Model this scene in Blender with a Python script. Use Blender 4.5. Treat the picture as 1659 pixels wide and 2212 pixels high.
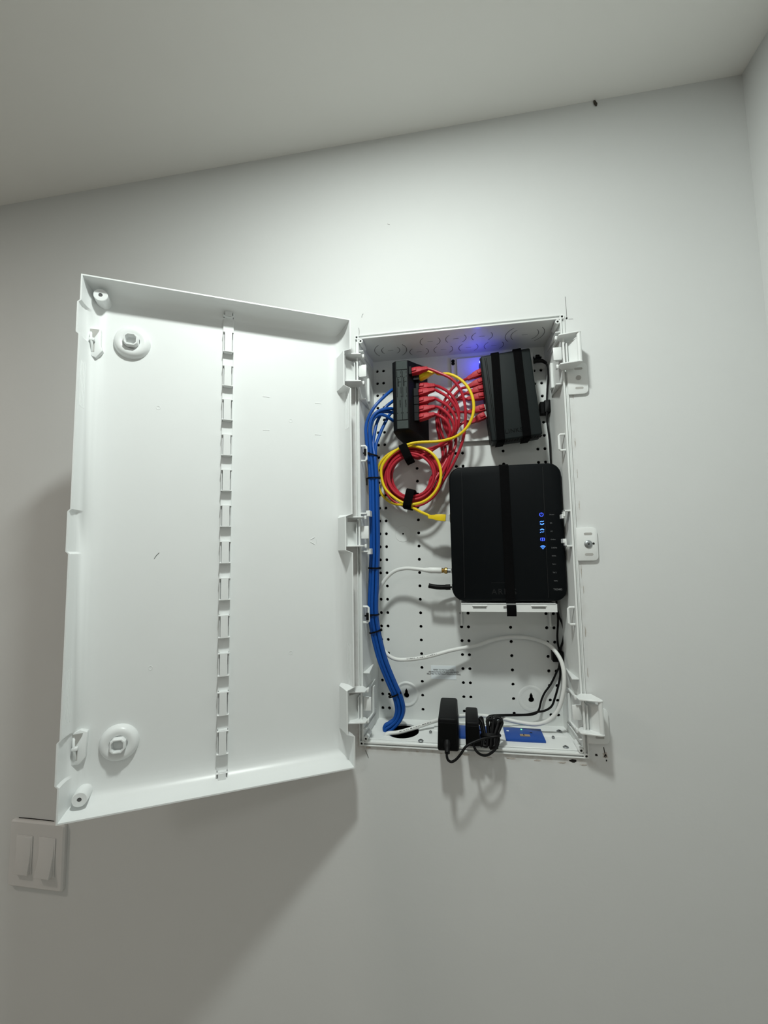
import bpy, bmesh, math, random
from mathutils import Vector, Matrix
random.seed(7)
for o in list(bpy.data.objects): bpy.data.objects.remove(o)
S = bpy.context.scene
COL = S.collection
PI = math.pi

# ------------------------------------------------------------------ camera, world, exposure
FPX = 954.35
CAM = Vector((-0.00382, -0.76023, -0.03498))
RR = Vector((0.98531159, 0.16986627, -0.01750762))
RD = Vector((-0.03238601, 0.08521758, -0.99583589))
RF = Vector((-0.16766697, 0.98177564, 0.08946716))
cd = bpy.data.cameras.new('camera'); cam = bpy.data.objects.new('camera', cd); COL.objects.link(cam)
cd.sensor_fit = 'VERTICAL'; cd.sensor_height = 36.0; cd.sensor_width = 27.0
cd.lens = FPX / 2212 * 36.0; cd.clip_start = 0.01
U = -RD
M = Matrix(((RR.x, U.x, -RF.x, CAM.x), (RR.y, U.y, -RF.y, CAM.y), (RR.z, U.z, -RF.z, CAM.z), (0, 0, 0, 1)))
cam.matrix_world = M
S.camera = cam
w = bpy.data.worlds.new('world'); S.world = w; w.use_nodes = True
w.node_tree.nodes['Background'].inputs[0].default_value = (0.9, 0.95, 1.0, 1)
w.node_tree.nodes['Background'].inputs[1].default_value = 0.05
S.view_settings.view_transform = 'Standard'; S.view_settings.look = 'None'
S.view_settings.gamma = 1.0; S.view_settings.use_curve_mapping = False
S.view_settings.exposure = 0.0
# downlights in the ceiling, the last one added as fill: (x, y, watts, colour, radius)
LAMPS = [(-0.095, -0.52, 7.8, (0.935, 1.0, 0.955), 0.045),
         (-1.55, -0.75, 4.6, (1.0, 0.88, 0.77), 0.09),
         (-0.55, -2.00, 1.2, (1.0, 0.955, 0.93), 0.20)]  # added fill lamp behind the camera, widened to soften its shadow
CEIL = 0.7447; FLOOR = -1.70; RIGHT = 0.483; LEFT = -2.7; REAR = -2.9

# ------------------------------------------------------------------ helpers
def ray(px, py): return RR * ((px - 829.5) / FPX) + RD * ((py - 1106) / FPX) + RF
def P(px, py, y):
    d = ray(px, py); return CAM + d * ((y - CAM.y) / d.y)
def PZ(px, py, z):
    d = ray(px, py); return CAM + d * ((z - CAM.z) / d.z)

def mat(name, col, rough=0.5, metal=0.0, emit=None, estr=0.0, noise=0.0, nscale=60.0, bump=0.0, bscale=200.0, spec=0.5, trans=0.0, ior=1.45):
    m = bpy.data.materials.new(name); m.use_nodes = True
    nt = m.node_tree; b = nt.nodes['Principled BSDF']
    b.inputs['Base Color'].default_value = (*col, 1); b.inputs['Roughness'].default_value = rough
    b.inputs['Metallic'].default_value = metal; b.inputs['Specular IOR Level'].default_value = spec
    b.inputs['IOR'].default_value = ior
    if trans: b.inputs['Transmission Weight'].default_value = trans
    if emit: b.inputs['Emission Color'].default_value = (*emit, 1); b.inputs['Emission Strength'].default_value = estr
    tc = nt.nodes.new('ShaderNodeTexCoord')
    if noise:
        n = nt.nodes.new('ShaderNodeTexNoise'); n.inputs['Scale'].default_value = nscale; n.inputs['Detail'].default_value = 4
        nt.links.new(tc.outputs['Object'], n.inputs['Vector'])
        mx = nt.nodes.new('ShaderNodeMix'); mx.data_type = 'RGBA'
        mx.inputs['A'].default_value = (*[c * (1 - noise) for c in col], 1); mx.inputs['B'].default_value = (*[min(1, c * (1 + noise)) for c in col], 1)
        nt.links.new(n.outputs['Fac'], mx.inputs['Factor']); nt.links.new(mx.outputs['Result'], b.inputs['Base Color'])
    if bump:
        n2 = nt.nodes.new('ShaderNodeTexNoise'); n2.inputs['Scale'].default_value = bscale; n2.inputs['Detail'].default_value = 3
        nt.links.new(tc.outputs['Object'], n2.inputs['Vector'])
        bp = nt.nodes.new('ShaderNodeBump'); bp.inputs['Strength'].default_value = bump; bp.inputs['Distance'].default_value = 0.001
        nt.links.new(n2.outputs['Fac'], bp.inputs['Height']); nt.links.new(bp.outputs['Normal'], b.inputs['Normal'])
    return m

MT = {}
MT['wall'] = mat('wall_paint', (0.722, 0.735, 0.728), 0.75, noise=0.02, nscale=9, bump=0.12, bscale=140, spec=0.25)
MT['ceiling'] = mat('ceiling_paint', (0.90, 0.90, 0.87), 0.9, noise=0.02, nscale=5, bump=0.1, bscale=90, spec=0.2)
MT['floor'] = mat('floor_wood', (0.60, 0.55, 0.49), 0.5, noise=0.1, nscale=6)
MT['dark'] = mat('wall_void', (0.012, 0.011, 0.010), 0.9, noise=0.3, nscale=20)
MT['white'] = mat('white_plastic', (0.80, 0.82, 0.81), 0.34, noise=0.012, nscale=30, bump=0.03, bscale=500)
MT['door'] = mat('white_door_plastic', (0.81, 0.83, 0.825), 0.32, noise=0.012, nscale=24, bump=0.03, bscale=500)
MT['panel'] = mat('panel_plastic', (0.76, 0.78, 0.765), 0.45, noise=0.015, nscale=30, bump=0.03, bscale=500)
MT['metalwhite'] = mat('white_powder_coat', (0.82, 0.84, 0.83), 0.35, noise=0.01, nscale=30)
MT['gap'] = mat('gap_grey', (0.10, 0.10, 0.10), 0.8, noise=0.2)
MT['pencil'] = mat('pencil_graphite', (0.16, 0.155, 0.15), 0.8, noise=0.4, nscale=300)
MT['black'] = mat('black_plastic', (0.0032, 0.0034, 0.0038), 0.5, spec=0.16, noise=0.1, nscale=200, bump=0.06, bscale=900)
MT['housing'] = mat('black_housing_shaded', (0.0035, 0.004, 0.005), 0.55, spec=0.2, noise=0.1, nscale=200, bump=0.1, bscale=1200)  # shade of the module's flanks put into a darker copy of its plastic
MT['face'] = mat('black_housing_lit', (0.046, 0.057, 0.055), 0.6, spec=0.2, noise=0.1, nscale=200, bump=0.1, bscale=1200)  # lighter copy of the module plastic, light on its front put into the colour
MT['switchcase'] = mat('black_metal_case', (0.0115, 0.0155, 0.0160), 0.55, spec=0.2, noise=0.08, nscale=200, bump=0.08, bscale=1500)
MT['modem'] = mat('black_modem_case', (0.0025, 0.0036, 0.0045), 0.5, spec=0.12, noise=0.1, nscale=150, bump=0.05, bscale=1500)
MT['velcro'] = mat('black_hook_fabric', (0.0022, 0.0022, 0.0025), 0.95, noise=0.4, nscale=900, bump=0.4, bscale=1500, spec=0.1)
MT['cord'] = mat('black_cord', (0.003, 0.003, 0.0034), 0.5, spec=0.2, noise=0.1)
MT['red'] = mat('red_jacket', (0.42, 0.018, 0.034), 0.40, spec=0.35, noise=0.08, nscale=80)
MT['redboot'] = mat('red_boot', (0.43, 0.022, 0.034), 0.5, spec=0.3, noise=0.06, nscale=80)
MT['yellow'] = mat('yellow_jacket', (0.80, 0.58, 0.012), 0.38, noise=0.06, nscale=80)
MT['blue'] = mat('blue_jacket', (0.004, 0.070, 0.33), 0.40, spec=0.35, noise=0.10, nscale=60)
MT['coax'] = mat('white_jacket', (0.78, 0.79, 0.77), 0.4, noise=0.02)
MT['brass'] = mat('brass', (0.62, 0.42, 0.15), 0.3, 1.0, noise=0.1)
MT['steel'] = mat('zinc_steel', (0.36, 0.38, 0.39), 0.48, 1.0, noise=0.1)
MT['clear'] = mat('clear_plug', (0.80, 0.82, 0.82), 0.15, noise=0.02, trans=0.6)
MT['outlet'] = mat('blue_outlet', (0.010, 0.070, 0.34), 0.4, noise=0.06)
MT['slot'] = mat('outlet_slot', (0.35, 0.26, 0.16), 0.6, noise=0.2)
MT['paper'] = mat('label_paper', (0.84, 0.90, 0.93), 0.5, noise=0.01)
MT['ink'] = mat('label_ink', (0.03, 0.035, 0.04), 0.7, noise=0.1)
MT['print'] = mat('grey_print', (0.20, 0.205, 0.21), 0.6, noise=0.05)
MT['dimprint'] = mat('dim_emboss', (0.0052, 0.006, 0.0068), 0.45, noise=0.05)
MT['embossblack'] = mat('emboss_black', (0.003, 0.0034, 0.0034), 0.6, spec=0.1, noise=0.05)
MT['led'] = mat('blue_led', (0.05, 0.1, 0.6), 0.4, emit=(0.03, 0.07, 1.0), estr=2.2, noise=0.02)
MT['ledhot'] = mat('cyan_led', (0.1, 0.3, 0.7), 0.4, emit=(0.06, 0.22, 1.0), estr=1.9, noise=0.02)
MT['ledgreen'] = mat('green_led', (0.1, 0.6, 0.15), 0.4, emit=(0.2, 1.0, 0.25), estr=2.0, noise=0.02)
MT['ledport'] = mat('white_port_led', (0.6, 0.75, 0.6), 0.4, emit=(0.6, 1.0, 0.6), estr=0.4, noise=0.02)
MT['switchplate'] = mat('switch_plate_plastic', (0.74, 0.735, 0.725), 0.4, noise=0.01)
MT['insect'] = mat('insect_brown', (0.05, 0.042, 0.03), 0.7, noise=0.3, nscale=900)
MT['diffuser'] = mat('lamp_diffuser', (0.9, 0.9, 0.9), 0.5, emit=(1, 1, 0.96), estr=6.0, noise=0.01)
MT['slotgrey'] = mat('slot_grey', (0.44, 0.43, 0.41), 0.8, noise=0.05)
MT['plaster'] = mat('broken_plaster', (0.50, 0.46, 0.42), 0.95, noise=0.35, nscale=220, bump=0.6, bscale=300)

def root_loc(p):
    while p is not None and p.parent is not None: p = p.parent
    return p.location.copy() if p is not None else Vector((0, 0, 0))

def finish(name, me, m, parent=None, smooth=True, angle=35):
    if m is not None: me.materials.append(m)
    if smooth:
        me.shade_smooth()
        me.set_sharp_from_angle(angle=math.radians(angle))
    o = bpy.data.objects.new(name, me); COL.objects.link(o)
    if parent is not None: o.parent = parent
    return o

class MB:
    def __init__(s): s.v = []; s.f = []
    def add(s, vs, fs):
        k = len(s.v); s.v += [Vector(v) for v in vs]; s.f += [tuple(i + k for i in f) for f in fs]; return s
    def box(s, x0, x1, y0, y1, z0, z1):
        vs = [(x0, y0, z0), (x1, y0, z0), (x1, y1, z0), (x0, y1, z0), (x0, y0, z1), (x1, y0, z1), (x1, y1, z1), (x0, y1, z1)]
        return s.add(vs, [(0, 3, 2, 1), (4, 5, 6, 7), (0, 1, 5, 4), (1, 2, 6, 5), (2, 3, 7, 6), (3, 0, 4, 7)])
    def hexa(s, a, b):   # a, b: two quads (lists of 4) joined
        return s.add(list(a) + list(b), [(0, 3, 2, 1), (4, 5, 6, 7), (0, 1, 5, 4), (1, 2, 6, 5), (2, 3, 7, 6), (3, 0, 4, 7)])
    def obox(s, c, X, Y, Z, hx, hy, hz):
        c = Vector(c); vs = []
        for k in (-1, 1):
            for i, j in ((-1, -1), (1, -1), (1, 1), (-1, 1)): vs.append(c + X * (hx * i) + Y * (hy * j) + Z * (hz * k))
        return s.add(vs, [(0, 3, 2, 1), (4, 5, 6, 7), (0, 1, 5, 4), (1, 2, 6, 5), (2, 3, 7, 6), (3, 0, 4, 7)])
    def loft(s, rings, cap0=True, cap1=True, closed=True):
        n = len(rings[0]); vs = [p for r in rings for p in r]; fs = []
        for k in range(len(rings) - 1):
            for i in range(n if closed else n - 1):
                j = (i + 1) % n; fs.append((k * n + i, k * n + j, (k + 1) * n + j, (k + 1) * n + i))
        if cap0: fs.append(tuple(range(n - 1, -1, -1)))
        if cap1: fs.append(tuple((len(rings) - 1) * n + i for i in range(n)))
        return s.add(vs, fs)
    def prism(s, poly, a, b, axis='z'):
        def mk(p, t):
            return {'z': (p[0], p[1], t), 'y': (p[0], t, p[1]), 'x': (t, p[0], p[1])}[axis]
        return s.loft([[mk(p, a) for p in poly], [mk(p, b) for p in poly]])
    def cyl(s, c, axis, r, h, n=16, r2=None):
        c = Vector(c); ax = Vector(axis).normalized(); t = ax.orthogonal().normalized(); u = ax.cross(t); r2 = r if r2 is None else r2
        return s.loft([[c + (t * math.cos(2 * PI * i / n) + u * math.sin(2 * PI * i / n)) * q + ax * d for i in range(n)] for q, d in ((r, 0), (r2, h))])
    def lathe(s, c, axis, prof, n=24, cap0=True, cap1=True):   # prof: [(radius, along axis)]
        c = Vector(c); ax = Vector(axis).normalized(); t = ax.orthogonal().normalized(); u = ax.cross(t)
        return s.loft([[c + (t * math.cos(2 * PI * i / n) + u * math.sin(2 * PI * i / n)) * q + ax * d for i in range(n)] for q, d in prof], cap0, cap1)
    def band(s, c, X, Y, Z, a, b, h, t, n=28):   # closed strap ring
        c = Vector(c); rs = []
        for aa, bb, k in ((a, b, -h), (a + t, b + t, -h), (a + t, b + t, h), (a, b, h), (a, b, -h)):
            rs.append([c + X * (aa * math.cos(2 * PI * i / n)) + Y * (bb * math.sin(2 * PI * i / n)) + Z * k for i in range(n)])
        return s.loft(rs, False, False)
    def tube(s, pts, r, n=10, sub=8, caps=True, crv=True):
        pts = [Vector(p) for p in pts]
        if crv and len(pts) > 2:
            out = []; q = [pts[0] * 2 - pts[1]] + pts + [pts[-1] * 2 - pts[-2]]
            for i in range(1, len(q) - 2):
                p0, p1, p2, p3 = q[i - 1:i + 3]
                t1 = max((p1 - p0).length, 1e-6) ** .5; t2 = max((p2 - p1).length, 1e-6) ** .5; t3 = max((p3 - p2).length, 1e-6) ** .5
                m1 = ((p1 - p0) / t1 - (p2 - p0) / (t1 + t2) + (p2 - p1) / t2) * t2
                m2 = ((p2 - p1) / t2 - (p3 - p1) / (t2 + t3) + (p3 - p2) / t3) * t2
                for k in range(sub):
                    t = k / sub; out.append(p1 * (2 * t**3 - 3 * t**2 + 1) + m1 * (t**3 - 2 * t**2 + t) + p2 * (-2 * t**3 + 3 * t**2) + m2 * (t**3 - t**2))
            out.append(pts[-1]); pts = out
        d = (pts[1] - pts[0]).normalized(); nrm = d.orthogonal().normalized(); rings = []
        for i, p in enumerate(pts):
            d = (pts[min(i + 1, len(pts) - 1)] - pts[max(i - 1, 0)])
            if d.length < 1e-9: continue
            d.normalize(); nrm = (nrm - d * nrm.dot(d)).normalized(); bn = d.cross(nrm)
            rad = r(i / (len(pts) - 1)) if callable(r) else r
            rings.append([p + (nrm * math.cos(2 * PI * k / n) + bn * math.sin(2 * PI * k / n)) * rad for k in range(n)])
        return s.loft(rings, caps, caps)
    def ribbon(s, pts, W, t):   # flat strap along pts: W width vector (half), thickness along local normal
        pts = [Vector(p) for p in pts]; rings = []
        for i, p in enumerate(pts):
            d = (pts[min(i + 1, len(pts) - 1)] - pts[max(i - 1, 0)]).normalized(); nn = d.cross(W).normalized() * (t / 2)
            rings.append([p - W - nn, p + W - nn, p + W + nn, p - W + nn])
        return s.loft(rings)
    def build(s, name, m, parent=None, bevel=0, seg=2, smooth=True, xf=None, angle=35):
        off = root_loc(parent)
        me = bpy.data.meshes.new(name)
        vs = [xf(v) for v in s.v] if xf else s.v
        me.from_pydata([tuple(Vector(v) - off) for v in vs], [], s.f)
        bm = bmesh.new(); bm.from_mesh(me)
        bmesh.ops.recalc_face_normals(bm, faces=bm.faces)
        if bevel:
            es = [e for e in bm.edges if len(e.link_faces) == 2 and e.calc_face_angle(0) > math.radians(25)]
            bmesh.ops.bevel(bm, geom=es, offset=bevel, segments=seg, affect='EDGES', profile=0.5, clamp_overlap=True)
        bm.to_mesh(me); bm.free()
        return finish(name, me, m, parent, smooth, angle)

def tag(o, label, cat, group=None):
    o['label'] = label; o['category'] = cat
    if group: o['group'] = group
    return o
def thing(name, loc, label, cat, group=None):
    o = bpy.data.objects.new(name, None); COL.objects.link(o); o.location = loc; o.empty_display_size = 0.02
    bpy.context.view_layer.update()
    return tag(o, label, cat, group)
def struct(o): o['kind'] = 'structure'; return o

def text_mb(body, size, origin, X, Y, depth=0.0002, align='LEFT', space=1.0):
    cu = bpy.data.curves.new('t', 'FONT'); cu.body = body; cu.size = size; cu.extrude = depth; cu.align_x = align; cu.space_character = space
    cu.resolution_u = 2
    ob = bpy.data.objects.new('t', cu); me = bpy.data.meshes.new_from_object(ob)
    Z = X.cross(Y); mb = MB()
    mb.add([Vector(origin) + X * v.co.x + Y * v.co.y + Z * v.co.z for v in me.vertices], [tuple(p.vertices) for p in me.polygons])
    bpy.data.objects.remove(ob); bpy.data.curves.remove(cu); bpy.data.meshes.remove(me)
    return mb
XA, YA, ZA = Vector((1, 0, 0)), Vector((0, 1, 0)), Vector((0, 0, 1))

def wall_stain(m):
    # grubby rub of brown plaster dust below and beside the cut-out, with a few faint scuffs
    nt = m.node_tree; b = nt.nodes['Principled BSDF']; L = nt.links.new
    src = b.inputs['Base Color'].links[0].from_socket
    tc = nt.nodes.new('ShaderNodeTexCoord'); sp = nt.nodes.new('ShaderNodeSeparateXYZ'); L(tc.outputs['Object'], sp.inputs[0])
    def mth(op, *a):
        n = nt.nodes.new('ShaderNodeMath'); n.operation = op
        for i, v in enumerate(a):
            if isinstance(v, (int, float)): n.inputs[i].default_value = v
            else: L(v, n.inputs[i])
        return n.outputs[0]
    def mr(v, a, b_, c, d):
        n = nt.nodes.new('ShaderNodeMapRange'); n.interpolation_type = 'SMOOTHSTEP'; L(v, n.inputs[0])
        for i, q in enumerate((a, b_, c, d)): n.inputs[i + 1].default_value = q
        return n.outputs[0]
    dx = mth('SUBTRACT', mth('ABSOLUTE', sp.outputs[0]), 0.182)
    dz = mth('SUBTRACT', mth('ABSOLUTE', sp.outputs[2]), 0.3595)
    d = mth('MAXIMUM', dx, dz)
    low = mr(sp.outputs[2], -.30, -.36, 0.35, 1.0)
    band = mth('MULTIPLY', mr(d, 0.0, .016, 1.0, 0.0), low)
    right = mr(sp.outputs[2], .30, .26, 0.0, 1.0)
    n1 = nt.nodes.new('ShaderNodeTexNoise'); n1.inputs['Scale'].default_value = 55; n1.inputs['Detail'].default_value = 6; L(tc.outputs['Object'], n1.inputs['Vector'])
    f = mth('MULTIPLY', mth('MULTIPLY', band, mr(n1.outputs['Fac'], .40, .62, 0.0, 1.0)), mth('MULTIPLY', right, .42))
    mx = nt.nodes.new('ShaderNodeMix'); mx.data_type = 'RGBA'; L(f, mx.inputs['Factor']); L(src, mx.inputs['A']); mx.inputs['B'].default_value = (.36, .29, .23, 1)
    L(mx.outputs['Result'], b.inputs['Base Color'])
MT['wallback'] = mat('wall_paint_scuffed', (0.722, 0.735, 0.728), 0.75, noise=0.02, nscale=9, bump=0.12, bscale=140, spec=0.25)
wall_stain(MT['wallback'])
# ------------------------------------------------------------------ the room
HW, HH = 0.1815, 0.3590      # opening in the wall
mb = MB()
x0, x1, z0, z1 = LEFT, RIGHT, FLOOR, CEIL
o8 = [(x0, 0, z0), (x1, 0, z0), (x1, 0, z1), (x0, 0, z1), (-HW, 0, -HH), (HW, 0, -HH), (HW, 0, HH), (-HW, 0, HH)]
i4 = [(-HW, 0.014, -HH), (HW, 0.014, -HH), (HW, 0.014, HH), (-HW, 0.014, HH)]
mb.add(o8 + i4, [(0, 1, 5, 4), (1, 2, 6, 5), (2, 3, 7, 6), (3, 0, 4, 7), (4, 5, 9, 8), (5, 6, 10, 9), (6, 7, 11, 10), (7, 4, 8, 11)])
def quad(name, vs, m, flip=None):
    me = bpy.data.meshes.new(name); me.from_pydata(vs, [], [(0, 1, 2, 3)]); return struct(finish(name, me, m, None, False))
wall_back = struct(mb.build('wall_back', MT['wallback'], smooth=False))
quad('wall_right', [(x1, 0, z0), (x1, REAR, z0), (x1, REAR, z1), (x1, 0, z1)], MT['wall'])
quad('wall_left', [(x0, 0, z0), (x0, 0, z1), (x0, REAR, z1), (x0, REAR, z0)], MT['wall'])
quad('wall_rear', [(x0, REAR, z0), (x0, REAR, z1), (x1, REAR, z1), (x1, REAR, z0)], MT['wall'])
quad('ceiling', [(x0, 0, z1), (x1, 0, z1), (x1, REAR, z1), (x0, REAR, z1)], MT['ceiling'])
quad('floor', [(x0, 0, z0), (x0, REAR, z0), (x1, REAR, z0), (x1, 0, z0)], MT['floor'])
# dark hollow of the wall behind the enclosure
mb = MB(); a, b, c = 0.24, 0.135, 0.47
mb.add([(-a, 0.0141, -c), (a, 0.0141, -c), (a, 0.0141, c), (-a, 0.0141, c), (-a, b, -c), (a, b, -c), (a, b, c), (-a, b, c)],
       [(4, 5, 6, 7), (0, 1, 5, 4), (1, 2, 6, 5), (2, 3, 7, 6), (3, 0, 4, 7)])
struct(mb.build('wall_cavity', MT['dark'], smooth=False))
# pencil strokes, screw holes and chipped plaster of the wall
def wall_tube(name, pts, r, m):
    q = MB().tube([P(a, b, 0.0) + Vector((0, -0.0001, 0)) for a, b in pts], r, n=6, sub=4)
    return q.build(name, m, wall_back)
wall_tube('pencil_mark', [(1221, 641), (1222.5, 660), (1224, 684)], 0.00035, MT['pencil'])
wall_tube('pencil_mark', [(1228, 689.5), (1238, 689)], 0.0003, MT['pencil'])
wall_tube('pencil_mark', [(784.5, 678), (782.5, 681), (781.5, 686)], 0.0004, MT['pencil'])
wall_tube('pencil_mark', [(775, 708), (776, 716), (775.5, 727)], 0.0004, MT['pencil'])
wall_tube('pencil_mark', [(789.5, 1621), (793, 1629), (796, 1637)], 0.0005, MT['pencil'])
wall_tube('pencil_mark', [(837, 484), (842, 485)], 0.0003, MT['pencil'])
def wall_blob(name, px, py, rx, rz, m, n=14, jit=0.3, rim=True):
    c = P(px, py, 0); rs = []
    jr = [1 + random.uniform(-jit, jit) for _ in range(n)]
    def ring(k, y): return [Vector((c.x + rx * k * jr[i] * math.cos(2 * PI * i / n), y, c.z + rz * k * jr[i] * math.sin(2 * PI * i / n))) for i in range(n)]
    return MB().loft([ring(1.0, -0.0001), ring(0.75, -0.0004), ring(0.3, -0.0003)], False, True).build(name, m, wall_back)
for px, py, rx, rz, k in [(1288, 1631, .0022, .0022, 'dark'), (1307.5, 1632, .0038, .0048, 'plaster'), (1307.5, 1632.5, .0026, .0034, 'dark'), (1310, 1643, .0009, .0016, 'dark'), (1238, 1643.5, .0055, .0022, 'dark'), (1224, 688, .0016, .0020, 'dark')]:
    wall_blob('screw_hole' if k == 'dark' else 'plaster_chip', px, py, rx, rz, MT[k])
wall_tube('wall_crack', [(1304, 1614), (1305, 1620), (1307, 1630)], 0.0006, MT['dark'])
for i in range(10):   # ragged plaster along the lower and right edge of the cut-out
    t = i / 9; px = 800 + t * 460; py = 1613 + t * 35
    wall_blob('plaster_chip', px + random.uniform(-5, 5), py + 2 + random.uniform(-1, 2.5), random.uniform(.003, .008), random.uniform(.0006, .0014), MT['plaster'], jit=0.4)
for i in range(9):
    t = i / 8; px = 1229 + t * 36; py = 760 + t * 720
    wall_blob('plaster_chip', px + 4.5, py + random.uniform(-30, 30), random.uniform(.0004, .0008), random.uniform(.005, .012), MT['plaster'], jit=0.5)

# ------------------------------------------------------------------ ceiling downlights and the added fill lamp
for k, (lx, ly, lw, lc, lr) in enumerate(LAMPS):
    t = thing('recessed_downlight', (lx, ly, CEIL), ['round white ceiling downlight above the open enclosure', 'round white ceiling downlight farther left along the wall', 'unseen round white fill downlight added at the back of the room'][k], 'light', 'ceiling downlights')
    MB().lathe((lx, ly, CEIL), (0, 0, -1), [(lr + .006, 0.0), (lr + .018, 0.0), (lr + .018, .003), (lr + .010, .005), (lr + .004, .003), (lr + .006, 0)], 40, False, False).build('trim_ring', MT['metalwhite'], t)
    MB().lathe((lx, ly, CEIL), (0, 0, -1), [(lr + .005, 0.0), (lr + .005, .0015), (0.001, .002)], 40, False, True).build('diffuser', MT['diffuser'], t)
    ld = bpy.data.lights.new('downlight', 'AREA'); ld.shape = 'DISK'; ld.size = lr * 2; ld.energy = lw; ld.color = lc
    lo = bpy.data.objects.new('downlight_lamp', ld); COL.objects.link(lo); lo.parent = t; lo.location = (0, 0, -0.006)

# ------------------------------------------------------------------ the media enclosure
I = 0.0254
DB = 0.095                        # depth of the back panel
enc = thing('media_enclosure', (0, 0.0, -0.3585), 'white plastic structured wiring enclosure set in the wall with its door open', 'enclosure')
def hole_r(r): return lambda a: r
def key_r(rb, hw, L):             # keyhole: round below, slot above
    def f(a):
        q = rb; c, s_ = math.cos(a), math.sin(a)
        if s_ > 0.2:
            t = min(hw / max(abs(c), 1e-6), L / s_)
            q = max(q, t)
        return q
    return f
def stad_r(r, h):                 # upright two-lobed slot
    def f(a):
        q = 0; c, s_ = math.cos(a), math.sin(a)
        for zc in (-h, h):
            b = zc * s_; disc = b * b - (h * h - r * r)
            if disc >= 0: q = max(q, b + disc ** .5)
        return max(q, r * 0.85)
    return f
def panel_strip(mb, xa, xb, cells, za, zb, put, N=20, deep=0.004):
    """one upright strip of a panel; cells: (zc, half, cx, radius function)"""
    cells = sorted(cells); z = za
    def q(z0, z1):
        mb.add([put(xa, z0, 0), put(xb, z0, 0), put(xb, z1, 0), put(xa, z1, 0)], [(0, 1, 2, 3)])
    for zc, hf, cx, rf in cells:
        if zc - hf > z + 1e-7: q(z, zc - hf)
        bx0, bx1, bz0, bz1 = xa - cx, xb - cx, -hf, hf
        angs = sorted(set([round(2 * PI * i / N, 6) for i in range(N)] + [round(math.atan2(zz, xx) % (2 * PI), 6) for xx in (bx0, bx1) for zz in (bz0, bz1)]))
        outer, inner, back = [], [], []
        for a in angs:
            c, s_ = math.cos(a), math.sin(a); ts = []
            if abs(c) > 1e-9: ts.append((bx1 if c > 0 else bx0) / c)
            if abs(s_) > 1e-9: ts.append((bz1 if s_ > 0 else bz0) / s_)
            t = min(ts); r = rf(a)
            outer.append(put(cx + t * c, zc + t * s_, 0)); inner.append(put(cx + r * c, zc + r * s_, 0)); back.append(put(cx + r * c, zc + r * s_, deep))
        mb.loft([outer, inner, back], False, False); z = zc + hf
    if zb > z + 1e-7: q(z, zb)
BX, BZ0, BZ1 = 0.1665, -0.3490, 0.3505
cols = [-6.25 * I, -5.75 * I, -3.25 * I, -.25 * I, .25 * I, 3.25 * I, 5.75 * I, 6.25 * I]
hf = 0.0055
mb = MB(); put = lambda x, z, d: Vector((x, DB + d, z))
special = {-0.1130: [(-0.3055, .019, -0.1130, key_r(.0050, .0026, .0130)), (-0.0008, .006, -0.1130, hole_r(.0019))],
           0.1133: [(-0.3055, .019, 0.1133, key_r(.0050, .0026, .0130))]}
edges = [-BX]
strips = []
xs = sorted([(c, hf, 'h') for c in cols] + [(-0.1130, .015, 'k'), (0.1133, .015, 'k')])
x = -BX
for c, h_, kind in xs:
    if c - h_ > x + 1e-6: strips.append((x, c - h_, []))
    if kind == 'k': cl = special[c]
    else:
        cl = []
        for r in range(27):
            zc = (13 - r) * I
            if abs(abs(c) - .25 * I) < 1e-6 and r in (0, 6): 
                if c < 0: cl.append((zc + .0025, .0095, c, stad_r(.0034, .0030)))
                continue
            cl.append((zc, hf, c, hole_r(.0029)))
    strips.append((c - h_, c + h_, cl)); x = c + h_
strips.append((x, BX, []))
for a, b, cl in strips: panel_strip(mb, a, b, cl, BZ0, BZ1, put)
back_panel = mb.build('back_panel', MT['panel'], enc, smooth=False)
# raised and dished rounds moulded in the back panel
MB().lathe((-.1130, DB, -.0008), (0, -1, 0), [(.0160, 0), (.0158, .0005), (.0150, .0005), (.0148, .0001)], 32, False, False).build('moulded_ring', MT['panel'], back_panel)
for kx in (-.1130, .1133):
    kh = 1.0 if kx < 0 else .35
    MB().lathe((kx, DB, -.3035), (0, -1, 0), [(.0235, 0), (.0222, .0012 * kh), (.0205, .0016 * kh), (.0180, .0006 * kh), (.0165, .0001)], 36, False, False).build('keyhole_dish', MT['panel'], back_panel)
# sticker with three lines of print
lb = MB(); ca, cb = P(931, 1437, DB), P(986, 1468, DB)
lb.box(ca.x, cb.x, DB - .0004, DB - .00005, cb.z, ca.z)
stick = lb.build('instruction_sticker', MT['paper'], enc)
lx = (ca.x + cb.x) / 2
for t_, zz in (('REFER TO INSTALLATION', 1446.8), ('INSTRUCTIONS FOR REQUIREMENTS', 1451.5), ('RELATED TO INSTALLATION/MOUNTING', 1455.8)):
    z_ = P(957, zz, DB).z
    text_mb(t_, 0.0036, (lx, DB - .0006, z_ - .0012), XA, ZA, .0001, 'CENTER', 0.92).build('sticker_print', MT['ink'], stick, smooth=False)

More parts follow.
